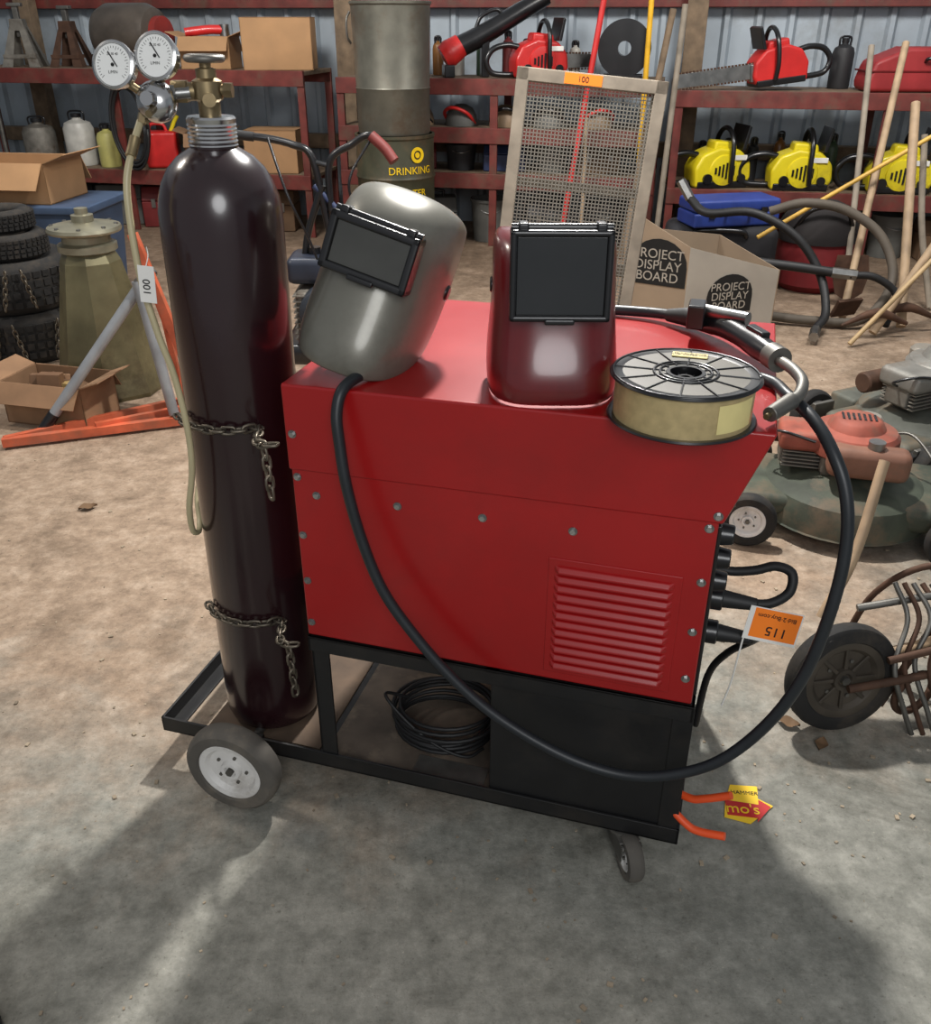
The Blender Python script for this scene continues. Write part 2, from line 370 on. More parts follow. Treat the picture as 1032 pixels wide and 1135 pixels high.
# ------------------------------------------------------------------ auction tag
g=cart('auction_tag')
tg=G('tag_body',(.943,.085,.636),rot=(R(-6),R(7),R(6))); tg.parent=g
box('tag_card',tg,(-.05,-.0006,-.036),(.05,.0006,.036),white,.0003)
box('tag_print',tg,(-.04,-.0012,-.029),(.047,.0,.034),orangef,.0002)
text('tag_number',tg,'115',.028,(.008,-.0016,-.010),(R(90),R(180),0),ink)
text('tag_brand',tg,'Bid·2·Buy.com',.0125,(.003,-.0016,.020),(R(90),R(180),0),ink)
tube('tie_string',g,[(.9,.09,.655),(.895,.085,.62),(.89,.08,.56),(.885,.08,.49),(.875,.08,.43)],.0018,white,6)
# ------------------------------------------------------------------ gas cylinder
g=G('gas_cylinder',(-.488,1.80,.1125),rot=(0,R(.85),0)); g.scale=(1,1,.984)
prof=[(0,0),(.095,0),(.11,.01),(.116,.03),(.117,.06),(.117,1.2),(.1165,1.235),(.113,1.262),(.104,1.29),(.09,1.315),(.07,1.336),(.05,1.348),(.044,1.352),(.044,1.36)]
lathe('tank',g,prof,cylm,seg=64)
cprof=[(.040,1.352)]
for i in range(6): cprof+=[(.0455,1.356+i*.007),(.0435,1.3595+i*.007)]
cprof+=[(.045,1.402),(.042,1.406),(.02,1.407)]
lathe('neck_ring',g,cprof,chrome,seg=48)
lathe('valve_stem',g,[(.020,1.40),(.020,1.43),(.027,1.435),(.027,1.465),(.018,1.47),(.018,1.485),(.010,1.487),(.010,1.50)],brass,seg=24)
torus('handwheel_rim',g,(0,0,1.502),.030,.007,steeld,k=8)
multibox('handwheel_spokes',g,[((-.026,-.005,1.497),(.026,.005,1.507)),((-.005,-.026,1.497),(.005,.026,1.507))],steeld,.001)
cyl('outlet',g,(0,0,1.447),(-.045,-.005,1.447),.016,brass); cyl('outlet_nut',g,(-.035,-.004,1.447),(-.062,-.006,1.447),.021,brass,seg=6)
cyl('relief_port',g,(0,0,1.45),(.038,0,1.45),.010,brass); cyl('relief_cap',g,(.03,0,1.45),(.045,0,1.45),.014,brass,seg=6)
cyl('side_port',g,(0,0,1.435),(.01,-.035,1.435),.012,brass)
# ------------------------------------------------------------------ regulator
g=G('gas_regulator',(-.550,1.775,1.532))
RS=chrome
cyl('inlet',g,(.055,.01,.004),(.0,.0,.0),.010,steel); cyl('inlet_nut',g,(.03,.005,.002),(.012,.0,.0),.017,steel,seg=6)
lathe('bonnet',g,[(.0,.05),(.012,.05),(.014,.035),(.027,.03),(.034,.02),(.036,.008),(.034,-.004),(.027,-.014),(.018,-.03),(.012,-.034),(0,-.034)],RS,(0,0,-.012),(R(78),0,R(-8)))
cyl('adjust_screw',g,(0,-.04,-.02),(0,-.07,-.025),.006,brass)
for (x,z,r_) in ((-.064,.048,.037),(.012,.062,.037)):
    cyl('gauge_stem',g,(x*.35,0,0),(x,0,z-.02),.007,brass)
    ge=G('pressure_gauge',(x,-.012,z),rot=(R(76),0,R(-12))); ge.parent=g
    lathe('gauge_case',ge,[(0,-.022),(.030,-.022),(.035,-.016),(.036,0),(.040,.002),(.040,.008),(.036,.010),(.034,.006),(0,.006)],RS)
    lathe('gauge_face',ge,[(0,.0065),(.034,.0065),(.034,.0075),(0,.0075)],dial)
    vs=[];fs=[]
    for i in range(28):
        a=R(-45+i*10); l=.006 if i%3==0 else .0035
        o=len(vs)
        for rr_,s_ in ((.030-l,-1),(.030-l,1),(.030,1),(.030,-1)):
            vs.append((rr_*math.cos(a)-s_*.0004*math.sin(a),rr_*math.sin(a)+s_*.0004*math.cos(a),.0079))
        fs.append((o,o+1,o+2,o+3))
    mk('gauge_ticks',vs,fs,ink,ge)
    text('gauge_text',ge,'L/MIN',.007,(0,-.012,.0079),(0,0,0),ink,.0001)
    text('gauge_numbers',ge,'20 30 40',.006,(0,.017,.0079),(0,0,0),ink,.0001)
    nd=box('gauge_needle',ge,(-.001,-.006,.008),(.001,.024,.0086),ink,.0002); nd.rotation_euler=(0,0,R(35))
    cyl('needle_cap',ge,(0,0,.008),(0,0,.0095),.003,ink,seg=12)
cyl('hose_barb',g,(-.02,0,-.02),(-.035,-.01,-.045),.008,brass,seg=12)
cyl('hose_nut',g,(-.028,-.006,-.03),(-.033,-.009,-.045),.011,brass,seg=6)
# ------------------------------------------------------------------ gas hose
g=G('gas_hose')
tube('hose',g,[(-.586,1.765,1.49),(-.598,1.74,1.45),(-.612,1.71,1.38),(-.608,1.69,1.24),(-.588,1.675,1.13),(-.568,1.672,1.04),(-.558,1.67,.93),(-.562,1.67,.84),(-.582,1.675,.75),(-.592,1.70,.68),(-.592,1.735,.655),(-.60,1.78,.66),(-.612,1.83,.70),(-.60,1.90,.76),(-.55,1.94,.80),(-.46,1.955,.82)],.0066,hosec)
tube('hose_ferrule',g,[(-.594,1.748,1.465),(-.598,1.74,1.45),(-.602,1.73,1.435)],.010,brass)
g=G('paper_tag',(-.583,1.650,1.225),rot=(0,R(4),R(-10)))
box('tag_card',g,(-.016,-.0005,-.034),(.016,.0005,.034),white,.0002)
text('tag_number',g,'100',.02,(0,-.001,-.005),(R(90),R(-90),0),ink)
tube('tag_string',g,[(0,0,.03),(.002,.01,.05),(-.010,.03,.06)],.001,white,6)
# ------------------------------------------------------------------ chains
def cylarc(z0,z1,a0,a1,n=8,r=.129):
    out=[]
    for i in range(n+1):
        a=R(a0+(a1-a0)*i/n); out.append((-.482+r*math.cos(a),1.80+r*math.sin(a),z0+(z1-z0)*i/n))
    return out
g=G('safety_chain')
chain('chain_links',g,cylarc(.925,.925,200,300)+[cw(-.06,-.01,.93),cw(-.012,-.012,.935)],chainm)
chain('chain_tail',g,[cw(-.045,-.014,.925),cw(-.04,-.016,.88),cw(-.038,-.016,.80)],chainm)
g=G('safety_chain')
chain('chain_links',g,cylarc(.45,.45,200,300)+[cw(-.06,-.012,.455),cw(-.012,-.012,.46)],chainm)
chain('chain_tail',g,[cw(-.04,-.016,.45),cw(-.036,-.018,.4),cw(-.034,-.018,.31)],chainm)
# ------------------------------------------------------------------ welding helmets
def helmet(loc,rot,shellm,fw,fh,fz,fy,glassm,S,sc=1.0,ftilt=4,pw=.82,t=.014):
    g=G('welding_helmet',loc,rot=rot,sc=sc)
    n=28; vs=[];fs=[]
    for (py,pz,w,ry,rz) in S:
        for i in range(n+1):
            a=-math.pi/2+math.pi*i/n
            ca=max(0,math.cos(a))
            x=w*math.copysign(abs(math.sin(a))**pw,math.sin(a)); k=1-ca**pw
            vs.append((x,py+(ry-py)*k,pz+(rz-pz)*k))
    m_=n+1
    for j in range(len(S)-1):
        for i in range(n): fs.append((j*m_+i,j*m_+i+1,(j+1)*m_+i+1,(j+1)*m_+i))
    sh=mk('shell',vs,fs,shellm,g,smooth=True)
    so=sh.modifiers.new('s','SOLIDIFY'); so.thickness=.004; so.offset=-1
    ss=sh.modifiers.new('u','SUBSURF'); ss.levels=1; ss.render_levels=2
    f=G('lens_holder',(0,fy,fz),rot=(R(-ftilt),0,0)); f.parent=g
    w=fw/2;h=fh/2
    multibox('bezel',f,[((-w,-.018,h-t),(w,.03,h)),((-w,-.018,-h),(w,.03,-h+t)),((-w,-.018,-h),(-w+t,.03,h)),((w-t,-.018,-h),(w,.03,h))],plas,.004)
    box('bezel_back',f,(-w+.004,-.006,-h+.004),(w-.004,.035,h-.004),plas,.003)
    box('lens',f,(-w+t,-.012,-h+t),(w-t,-.006,h-t),glassm,.001)
    cyl('hinge_bar',f,(-w*.98,.004,h+.002),(w*.98,.004,h+.002),.006,plas,seg=16)
    multibox('hinge_ears',f,[((-w*.85,-.012,h-.004),(-w*.65,.02,h+.010)),((w*.65,-.012,h-.004),(w*.85,.02,h+.010))],plas,.003)
    box('latch',f,(-w*.3,-.022,-h-.004),(w*.3,-.01,-h+.006),plas,.003)
    for s_ in (-1,1):
        cyl('pivot_knob',g,(s_*(S[5][2]-.016),.035,.17),(s_*(S[5][2]+.004),.035,.17),.015,plas,bev=.003)
    torus('headband',g,(0,.05,.18),.085,.006,M('headband_grey',(70,70,70),.6),k=6,sy=1.1)
    tube('crown_strap',g,[(-.085,.05,.18),(-.06,.05,.23),(0,.05,.25),(.06,.05,.23),(.085,.05,.18)],.005,MC['headband_grey'],6)
    return g
SG=[(-.135,-.005,.104,.00,.03),(-.142,.02,.110,.02,.05),(-.138,.06,.113,.035,.08),(-.122,.11,.114,.05,.12),(-.112,.17,.114,.06,.175),(-.104,.225,.113,.068,.225),(-.085,.268,.110,.075,.262),(-.05,.300,.106,.085,.28),(-.0,.318,.10,.095,.285),(.05,.315,.095,.11,.275),(.10,.295,.088,.12,.262),(.13,.27,.08,.125,.25)]
SR=[(-.132,.0,.116,.03,.0),(-.140,.02,.1185,.04,.02),(-.138,.05,.119,.05,.05),(-.122,.09,.116,.055,.09),(-.108,.14,.111,.06,.14),(-.098,.20,.109,.065,.20),(-.090,.235,.109,.07,.23),(-.066,.262,.107,.075,.25),(-.03,.275,.102,.08,.26),(.03,.275,.095,.09,.262),(.085,.262,.088,.11,.255)]
p=cw(.082,.165)
helmet((p[0],p[1],1.052),(R(-13),R(17),R(-14)),helg,.155,.096,.205,-.128,glassg,SG,1.08,-2)
p=cw(.478,.145)
helmet((p[0],p[1],1.0605),(R(0),0,R(-1)),helr,.165,.146,.226,-.125,glass,SR,1.0,3,.58,.011)
# ------------------------------------------------------------------ wire spool
p=cw(.727,.030,1.0635)
g=G('wire_spool',p,0,rot=(0,0,R(CA)))
rr=.122
lathe('wire_pack',g,[(.03,.004),(.114,.004),(.114,.073),(.03,.073)],wire,seg=64,ring=True)
for z_ in (0,.072):
    lathe('flange',g,[(.026,z_),(.100,z_),(.104,z_+.001),(rr,z_+.001),(rr+.002,z_+.003),(rr,z_+.006),(.104,z_+.006),(.100,z_+.004),(.026,z_+.004)],plas,seg=64,ring=True)
lathe('top_disc',g,[(.030,.0765),(.114,.0765),(.114,.0775),(.030,.0775)],M('spool_grey',(92,88,78),.5,0,.2),seg=64,ring=True)
lathe('hub_tube',g,[(.026,0),(.026,.079),(.032,.079),(.034,.076),(.034,0)],plas,seg=40,ring=True)
for r_ in (.042,.052,.119): torus('rim_ring',g,(0,0,.078),r_,.0026,plas,k=6,n=48)
for i in range(12):
    a=2*math.pi*i/12; c_,s_=math.cos(a),math.sin(a)
    cyl('spoke',g,(.034*c_,.034*s_,.078),(.118*c_,.118*s_,.078),.0018,plas,seg=6)
    cyl('hub_rib',g,(.012*c_,.012*s_,.05),(.03*c_,.03*s_,.07),.002,plas,seg=6)
lathe('hub_floor',g,[(.0,.03),(.0,.034),(.03,.034),(.03,.03)],plas,seg=32)
lathe('hub_core',g,[(.008,.03),(.008,.07),(.014,.07),(.014,.03)],plas,seg=24,ring=True)
box('spool_label',g,(-.03,.075,.0785),(.03,.098,.0800),M('label_cream',(214,196,130),.6),.0002)
text('label_text',g,'SELF-SHIELDING\nFLUX-CORED WIRE',.0075,(0,.087,.0803),(0,0,0),ink,.0001)
vs=[];fs=[]
for i in range(9):
    a=R(-58+i*5)
    for z_ in (.014,.062): vs.append((.1148*math.cos(a),.1148*math.sin(a),z_))
for i in range(8): fs.append((2*i,2*i+2,2*i+3,2*i+1))
mk('tape',vs,fs,M('tape_yellow',(212,198,136),.5),g,smooth=True)
# ------------------------------------------------------------------ MIG torch
g=cart('welding_torch')
tube('torch_lead',g,[(.40,.59,1.071),(.48,.60,1.072),(.56,.60,1.074),(.63,.585,1.078),(.685,.55,1.085)],.0115,cabm,12)
tube('lead_boot',g,[(.655,.57,1.08),(.70,.54,1.088),(.73,.51,1.092)],.0,rubber,14,6,rs=[.014,.021,.022])
tube('grip',g,[(.72,.52,1.092),(.76,.47,1.10),(.80,.41,1.102),(.84,.345,1.10),(.875,.285,1.098)],0,plas,16,6,rs=[.024,.026,.022,.021,.024,.020])
tube('grip_collar',g,[(.868,.30,1.098),(.884,.27,1.098)],0,steeld,16,2,rs=[.024,.024])
box('hanger_block',g,(.70,.44,1.09),(.735,.50,1.14),plas,.004)
cyl('clamp',g,(.73,.47,1.125),(.82,.42,1.128),.013,steel)
box('trigger',g,(.83,.325,1.115),(.85,.385,1.13),plas,.003,rot=(0,0,R(30)))
tube('gooseneck',g,[(.88,.275,1.098),(.905,.22,1.10),(.92,.165,1.098),(.915,.115,1.092),(.90,.085,1.088)],.0105,steeld,14)
cyl('nozzle',g,(.903,.09,1.089),(.868,.03,1.083),.0145,steeld,r2=.013,bev=.001)
cyl('contact_tip',g,(.87,.035,1.083),(.862,.02,1.082),.005,brass,seg=12)
# ------------------------------------------------------------------ welding cable (hanging loop)
g=cart('welding_cable')
tube('cable',g,[(.18,.14,1.070),(.155,.09,1.070),(.137,.03,1.070),(.126,-.010,1.058),(.122,-.03,1.02),(.128,-.04,.97),(.141,-.05,.885),(.167,-.055,.777),(.208,-.06,.671),(.271,-.06,.576),(.345,-.06,.491),(.431,-.06,.418),(.536,-.06,.361),(.63,-.06,.331),(.721,-.06,.327),(.806,-.06,.356),(.884,-.06,.415),(.951,-.055,.515),(.994,-.05,.63),(1.015,-.04,.76),(1.02,-.02,.88),(1.005,.0,.97),(.975,.03,1.03),(.94,.08,1.065),(.90,.15,1.075),(.87,.22,1.074),(.80,.25,1.074)],.0108,cabm,14,8)
# ------------------------------------------------------------------ coiled cable on the cart shelf
g=cart('coiled_cable')
for i in range(7):
    torus('coil',g,(.25+random.uniform(-.01,.01),.20+random.uniform(-.01,.01),.124+i*.011),.10+random.uniform(-.012,.012),.005,rubber,rot=(R(random.uniform(-3,3)),R(random.uniform(-3,3)),0),k=8,sx=1.15)
tube('loose_end',g,[(.16,.18,.2),(.12,.13,.24),(.18,.10,.20),(.26,.09,.15),(.33,.10,.124),(.36,.14,.122)],.004,rubber)
g=cart('sheet_metal_scrap')
box('sheet',g,(.22,.018,.1145),(.39,.085,.1165),steeld,.001)
g=cart('long_handled_pliers')
tube('handle_upper',g,[(.78,.06,.205),(.84,.03,.212),(.87,.02,.228),(.92,.01,.262)],.0085,orange,12)
tube('handle_lower',g,[(.78,.03,.20),(.84,.0,.168),(.87,-.01,.164),(.92,-.02,.176)],.0085,orange,12)
cyl('pivot',g,(.77,.045,.19),(.77,.045,.22),.012,steeld)
g=G('store_sign',(.672,1.56,.002),rot=(R(0),0,R(-6)))
prism('arrow_back',g,[(-.058,-.045),(.0,-.06),(.062,-.0),(.03,.02),(.035,.06),(-.03,.06),(-.05,.0)],'z',0,.002,M('sign_yellow',(250,205,30),.5,0,.03))
prism('arrow_red',g,[(-.05,-.038),(.02,-.042),(.016,-.056),(.056,-.004),(.03,.016),(.028,.0),(-.05,.008)],'z',.002,.003,M('sign_red',(190,20,20),.5,0,.03))
text('sign_text',g,"mo's",.042,(-.012,-.018,.0035),(0,0,0),yeltxt,.0004)
text('sign_text_small',g,"HAMMER",.016,(0,.035,.0025),(0,0,R(0)),ink,.0004)
vs=[];fs=[]
for i in range(650):
    y=random.uniform(.9,4.8); x=random.uniform(-.62,.62)*(y+.3); s_=random.choice([.0015,.002,.003,.003,.004,.006])
    o=len(vs); a=random.uniform(0,3)
    for v in boxv(-s_,s_,-s_*.7,s_*.7,0,s_*.7):
        vs.append((x+v[0]*math.cos(a)-v[1]*math.sin(a),y+v[0]*math.sin(a)+v[1]*math.cos(a),v[2]))
    fs+=[tuple(k+o for k in f) for f in BF]
mk('floor_debris',vs,fs,M('debris',(150,136,116),.9,0,.5,3))
def leaf(x,y,s_,a,mt):
    g=G('dry_leaf',(x,y,.003),a); n=6; vs=[];fs=[]
    for i in range(n+1):
        t=i/n; w_=math.sin(math.pi*min(1,t*1.02))*.35*s_
        for j in (-1,0,1): vs.append(((t-.5)*s_,j*w_,.12*s_*abs(j)+.1*s_*math.sin(t*5)**2))
    for i in range(n):
        for j in range(2): q=i*3+j; fs.append((q,q+1,q+4,q+3))
    mk('blade',vs,fs,mt,g,smooth=True)
lf=M('leaf_brown',(112,86,60),.8)
leaf(-1.45,3.05,.07,20,lf); leaf(.86,1.84,.06,-30,lf); leaf(.92,1.76,.05,60,lf)
g=G('rubber_hose_loop',(-.98,.94,.014)); torus('hose',g,(0,0,0),.13,.013,rubber)
# ================================================================== BACKGROUND
g=G('wire_mesh_panel',(.365,3.9,0),rot=(R(-5),R(5.2),R(-5)))
W2=.30;Hh=1.47
multibox('wood_frame',g,[((-W2,-.08,0),(-W2+.05,.02,Hh)),((W2-.05,-.08,0),(W2,.02,Hh)),((-W2,-.08,Hh-.05),(W2,.02,Hh)),((-W2,-.08,0),(W2,.02,.06)),((-W2,-.03,.70),(W2,.01,.75))],woodg,.004)
lst=[]
x=-W2+.05
while x<W2-.05: lst.append(((x-.0019,-.06,.05),(x+.0019,-.057,Hh-.03))); x+=.0145
z=.06
while z<Hh-.03: lst.append(((-W2+.04,-.06,z-.0019),(W2-.04,-.057,z+.0019))); z+=.0145
multibox('wire_mesh',g,lst,M('mesh_wire',(136,132,122),.5,.5,.1))
multibox('rear_bars',g,[((-W2+.04,.0,.3),(W2-.04,.015,.36)),((-W2+.04,.0,1.02),(W2-.04,.015,1.06))],woodg)
box('orange_label',g,(-.11,-.083,Hh-.045),(.04,-.08,Hh-.005),orangef,.0005)
text('label_number',g,'100',.03,(-.035,-.0835,Hh-.025),(R(90),0,0),ink)
g=G('display_board_box',(1.38,5.25,0))
bw=M('carton_grey',(166,158,146),.8,0,.1,5)
bb_=M('carton_brown',(150,130,108),.8,0,.1,5)
def panel(name,x0,y0,x1,y1,z0a,z1a,z1b,mt):
    d=Vector((x1-x0,y1-y0,0)); n_=Vector((-d.y,d.x,0)).normalized()*.006
    a=Vector((x0,y0,0));b=Vector((x1,y1,0))
    vs=[a+Vector((0,0,z0a)),b+Vector((0,0,z0a)),b+Vector((0,0,z1b)),a+Vector((0,0,z1a))]
    vs=vs+[v+n_ for v in vs]
    return mk(name,vs,BF,mt,g)
panel('side_panel',-.46,.05,-.13,-.15,0,.72,.54,bb_)
panel('front_panel',-.13,-.15,.44,.0,0,.54,.38,bw)
panel('back_panel',-.46,.05,.15,.3,0,.62,.52,bb_)
panel('end_panel',.44,.0,.15,.3,0,.38,.52,bb_)
def emblem(x0,y0,x1,y1,zc,off,sc):
    d=Vector((x1-x0,y1-y0,0)); ang=math.atan2(d.y,d.x)
    c=Vector(((x0+x1)/2,(y0+y1)/2,zc))+d*off
    e=G('emblem',c,rot=(0,0,ang)); e.parent=g
    pl=[(-.17,-.11)]+[(.17*math.cos(R(180-a)),.0+.15*math.sin(R(180-a))) for a in range(0,181,15)]+[(.17,-.11)]
    prism('emblem_black',e,[(a*sc,b*sc) for a,b in pl],'y',-.004,-.001,ink)
    text('emblem_text',e,'PROJECT\nDISPLAY\nBOARD',.075*sc,(0,-.005,.0),(R(90),0,0),bw,.0005)
emblem(-.46,.05,-.13,-.15,.42,.04,1.0)
emblem(-.13,-.15,.44,.0,.25,-.02,.85)
def drumprof(r,h,ribs):
    pr=[(0,0),(r,0),(r+.008,.01),(r+.008,.02),(r,.03)]
    for z in ribs: pr+=[(r,z-.02),(r+.010,z),(r,z+.02)]
    return pr+[(r,h-.03),(r+.008,h-.02),(r+.008,h),(r-.01,h),(r-.01,h-.02),(0,h-.02)]
p=wl(-.46,-.42)
g=G('steel_drum',p)
lathe('drum',g,drumprof(.295,.9,[.3,.6]),drumg,seg=56)
def wraptext(g,body,size,z,r,a0,mt,name='stencil'):
    t=text(name,g,body,size,(0,0,0),(0,0,0),mt,.0008)
    for v in t.data.vertices:
        a=R(a0)+v.co.x/r; rr=r+.002+v.co.z
        v.co=Vector((rr*math.sin(a),-rr*math.cos(a),z+v.co.y))
wraptext(g,'DRINKING',.075,.66,.296,28,yeltxt); wraptext(g,'WATER',.07,.50,.296,28,yeltxt)
lathe('emblem_ring',g,[(.055,0),(.055,.003),(.032,.003),(.032,0)],yeltxt,(.18,-.24,.77),(R(90),0,R(37)),ring=True)
lathe('emblem_dot',g,[(.0,0),(.02,0),(.02,.003),(.0,.003)],yeltxt,(.18,-.24,.77),(R(90),0,R(37)))
wraptext(g,'FILLED',.06,.40,.296,28,yeltxt)
g=G('trash_can',(p[0],p[1],.902))
lathe('can',g,[(0,0),(.265,0),(.27,.02),(.272,.3),(.278,.31),(.272,.32),(.285,.84),(.295,.85),(.295,.865),(.28,.868),(.275,.85),(.0,.8)],cang,seg=48)
tube('bail_handle',g,[(-.29,-.05,.8),(-.31,-.08,.75),(-.31,-.08,.65),(-.29,-.05,.6)],.008,steeld)
def chainsaw(loc,rz,bm,sc=1.0,bar=.42):
    g=G('chainsaw',loc,rz,sc=sc)
    prism('body',g,[(-.15,.0),(.13,.0),(.16,.05),(.15,.13),(.09,.19),(-.03,.205),(-.12,.17),(-.16,.1)],'y',-.085,.085,bm,.018)
    prism('engine_cover',g,[(-.06,.16),(.08,.16),(.07,.225),(-.05,.235)],'y',-.06,.06,bm,.014)
    lathe('starter_cover',g,[(.0,.012),(.03,.014),(.075,.008),(.08,0)],bm,(.0,-.085,.09),(R(90),0,0))
    multibox('cooling_slots',g,[((-.055+.02*i,-.102,.05+abs(i-3)*.008),(-.045+.02*i,-.09,.13-abs(i-3)*.008)) for i in range(6)],plas)
    box('side_label',g,(.03,-.095,.14),(.12,-.08,.165),white,.002)
    box('lower_housing',g,(-.14,-.092,.0),(.14,.09,.035),plas,.006)
    tube('rear_handle',g,[(-.12,0,.16),(-.19,0,.17),(-.27,0,.15),(-.31,0,.09),(-.28,0,.03),(-.2,0,.018),(-.13,0,.02)],.016,plas,10)
    tube('front_handle',g,[(.04,.10,.03),(.03,.115,.12),(.03,.10,.23),(.03,.04,.285),(.03,-.04,.285),(.03,-.10,.23),(.03,-.115,.12),(.04,-.10,.03)],.013,plas,10)
    prism('hand_guard',g,[(.09,.19),(.11,.19),(.13,.30),(.115,.31)],'y',-.09,.09,plas,.004)
    cyl('fuel_cap',g,(-.09,-.08,.05),(-.09,-.1,.05),.025,plas); cyl('oil_cap',g,(.10,-.08,.05),(.10,-.1,.05),.022,plas)
    box('bumper_spike',g,(.15,.02,.03),(.165,.06,.12),steel,.003)
    if bar:
        pl=[(.10,.045),(bar+.12,.05)]+[(bar+.12+.037*math.cos(R(a)),.085+.037*math.sin(R(a))) for a in range(-80,81,20)]+[(.10,.125)]
        prism('guide_bar',g,pl,'y',.035,.040,steel,.001)
        multibox('saw_chain',g,[((.14+i*.02,.033,.122),(.152+i*.02,.042,.131)) for i in range(int(bar/.02))]+[((.14+i*.02,.033,.038),(.152+i*.02,.042,.047)) for i in range(int(bar/.02))],rust)
    return g
chainsaw(wl(.52,.28,1.252),14,rplast,1.35,.2)
# long-bar saw resting on its rear handle, bar raised on the shelf
c_=chainsaw(wl(2.32,.25,1.205),184,rplast,1.3,.46); c_.rotation_euler=(0,R(7),R(184))
c_.location.z=1.232
chainsaw(wl(1.97,.2,.502),10,yellow,1.45,0)
chainsaw(wl(2.58,.2,.502),-6,yellow,1.45,0)
chainsaw(wl(3.30,.2,.502),-12,yellow,1.45,0)
chainsaw(wl(3.98,.2,.502),-15,yellow,1.45,0)
g=G('leaf_blower',wl(-.03,.25,1.252),10)
tube('blower_tube',g,[(-.1,0,.20),(.12,0,.30),(.42,0,.46),(.62,0,.56)],0,plas,18,4,rs=[.08,.075,.068,.06])
tube('red_nozzle',g,[(-.20,0,.14),(-.15,0,.17),(-.06,0,.225)],0,rplast,18,4,rs=[.085,.1,.085])
multibox('stand',g,[((-.2,-.08,0),(-.12,.08,.09)),((.10,-.05,0),(.16,.05,.26))],plas,.008)
tube('handle',g,[(.05,0,.32),(.1,0,.42),(.22,0,.47),(.28,0,.42)],.015,plas)
g=G('saw_case',wl(3.36,.3,1.192),-4)
prism('case_shell',g,[(-.44,0),(.44,0),(.46,.05),(.44,.22),(.3,.29),(-.2,.29),(-.42,.2),(-.46,.06)],'y',-.17,.17,M('case_red',(150,42,44),.5,0,.15),.03)
box('case_lid_seam',g,(-.455,-.175,.13),(.455,.175,.142),redd,.003)
tube('case_handle',g,[(-.08,-.17,.2),(-.07,-.21,.22),(.07,-.21,.22),(.08,-.17,.2)],.012,plas)
def carton(name,loc,rz,sx,sy,sz,mt=card,open_=True):
    g=G(name,loc,rz); t=.006
    multibox('sides',g,[((-sx/2,-sy/2,0),(sx/2,-sy/2+t,sz)),((-sx/2,sy/2-t,0),(sx/2,sy/2,sz)),((-sx/2,-sy/2,0),(-sx/2+t,sy/2,sz)),((sx/2-t,-sy/2,0),(sx/2,sy/2,sz)),((-sx/2,-sy/2,0),(sx/2,sy/2,t))],mt)
    if open_:
        for nm,a,pv in (('flap_front',140,(0,-sy/2,sz)),('flap_back',-150,(0,sy/2,sz))):
            mk(nm,boxv(-sx*.49,sx*.49,-.0025,.0025,0,sy*.4),BF,mt,g,pv,(R(a),0,0))
        for s_ in (-1,1):
            mk('flap_side',boxv(-.0025,.0025,-sy/2,sy/2,0,sx*.25),BF,mt,g,(s_*sx/2,0,sz),(0,R(s_*70),0))
    else: multibox('lid',g,[((-sx/2,-sy/2,sz-t),(sx/2,sy/2,sz)),((-sx/2,-.03,sz),(sx/2,.03,sz+.001))],mt)
    return g
def toolbox(loc,rz,sx,sy,sz,mt):
    g=G('toolbox',loc,rz); box('body',g,(-sx/2,-sy/2,0),(sx/2,sy/2,sz*.65),mt,.01); prism('lid',g,[(-sy/2,sz*.66),(sy/2,sz*.66),(sy*.3,sz),(-sy*.3,sz)],'x',-sx/2,sx/2,mt,.01)
    tube('handle',g,[(-sx*.2,0,sz),(-sx*.18,0,sz*1.12),(sx*.18,0,sz*1.12),(sx*.2,0,sz)],.012,plas); multibox('latch',g,[((-sx*.3,-sy/2-.01,sz*.5),(-sx*.22,-sy/2,sz*.72)),((sx*.22,-sy/2-.01,sz*.5),(sx*.3,-sy/2,sz*.72))],steel)
def bucket(loc,r,h,mt):
    g=G('bucket',loc); lathe('pail',g,[(0,0),(r*.85,0),(r,h),(r*1.06,h),(r*1.06,h-.02),(r*.98,h-.02),(r*.83,.02),(0,.02)],mt,seg=28); tube('bail',g,[(-r,0,h*.95),(-r*.7,-r*.6,h*.8),(0,-r*1.02,h*.7),(r*.7,-r*.6,h*.8),(r,0,h*.95)],.005,steel)
def canister(name,loc,r,h,mt,cap=None):
    g=G(name,loc)
    lathe('body',g,[(0,0),(r*.95,0),(r,.02),(r,h*.8),(r*.85,h*.92),(r*.3,h),(r*.3,h*1.06),(0,h*1.06)],mt,seg=32)
    lathe('cap',g,[(0,0),(r*.35,0),(r*.35,.03),(0,.03)],cap or plas,(0,0,h*1.04))
    tube('handle',g,[(-r*.5,0,h*.95),(-r*.45,0,h*1.15),(r*.45,0,h*1.15),(r*.5,0,h*.95)],.008,cap or plas)
    return g
carton('cardboard_box',wl(-1.62,.3,1.292),3,.56,.40,.38,card,False)
carton('cardboard_box',wl(-2.25,.32,1.292),-3,.42,.34,.24,card,True)
g=G('angle_grinder',wl(-2.25,.30,1.30),15)
tube('body',g,[(-.18,0,.26),(0,0,.28),(.12,0,.28)],.035,rplast,14); cyl('gear_head',g,(.14,0,.22),(.14,0,.32),.04,steel); cyl('disc',g,(.14,0,.21),(.14,0,.214),.07,steeld)
box('rest_block',g,(-.12,-.05,0),(.12,.05,.235),cardd,.004)
g=G('electric_motor',wl(-2.95,.3,1.292),-20)
lathe('motor_shell',g,[(0,-.29),(.12,-.29),(.2,-.26),(.235,-.18),(.235,.18),(.2,.26),(.12,.29),(0,.29)],M('motor_dark',(84,76,68),.4,.3,.2),(0,0,.25),(0,R(90),0))
multibox('feet',g,[((-.2,-.15,0),(-.15,.15,.06)),((.15,-.15,0),(.2,.15,.06))],steeld,.004)
cyl('end_cap',g,(.28,0,.25),(.34,0,.25),.14,M('motor_red',(130,40,34),.5))
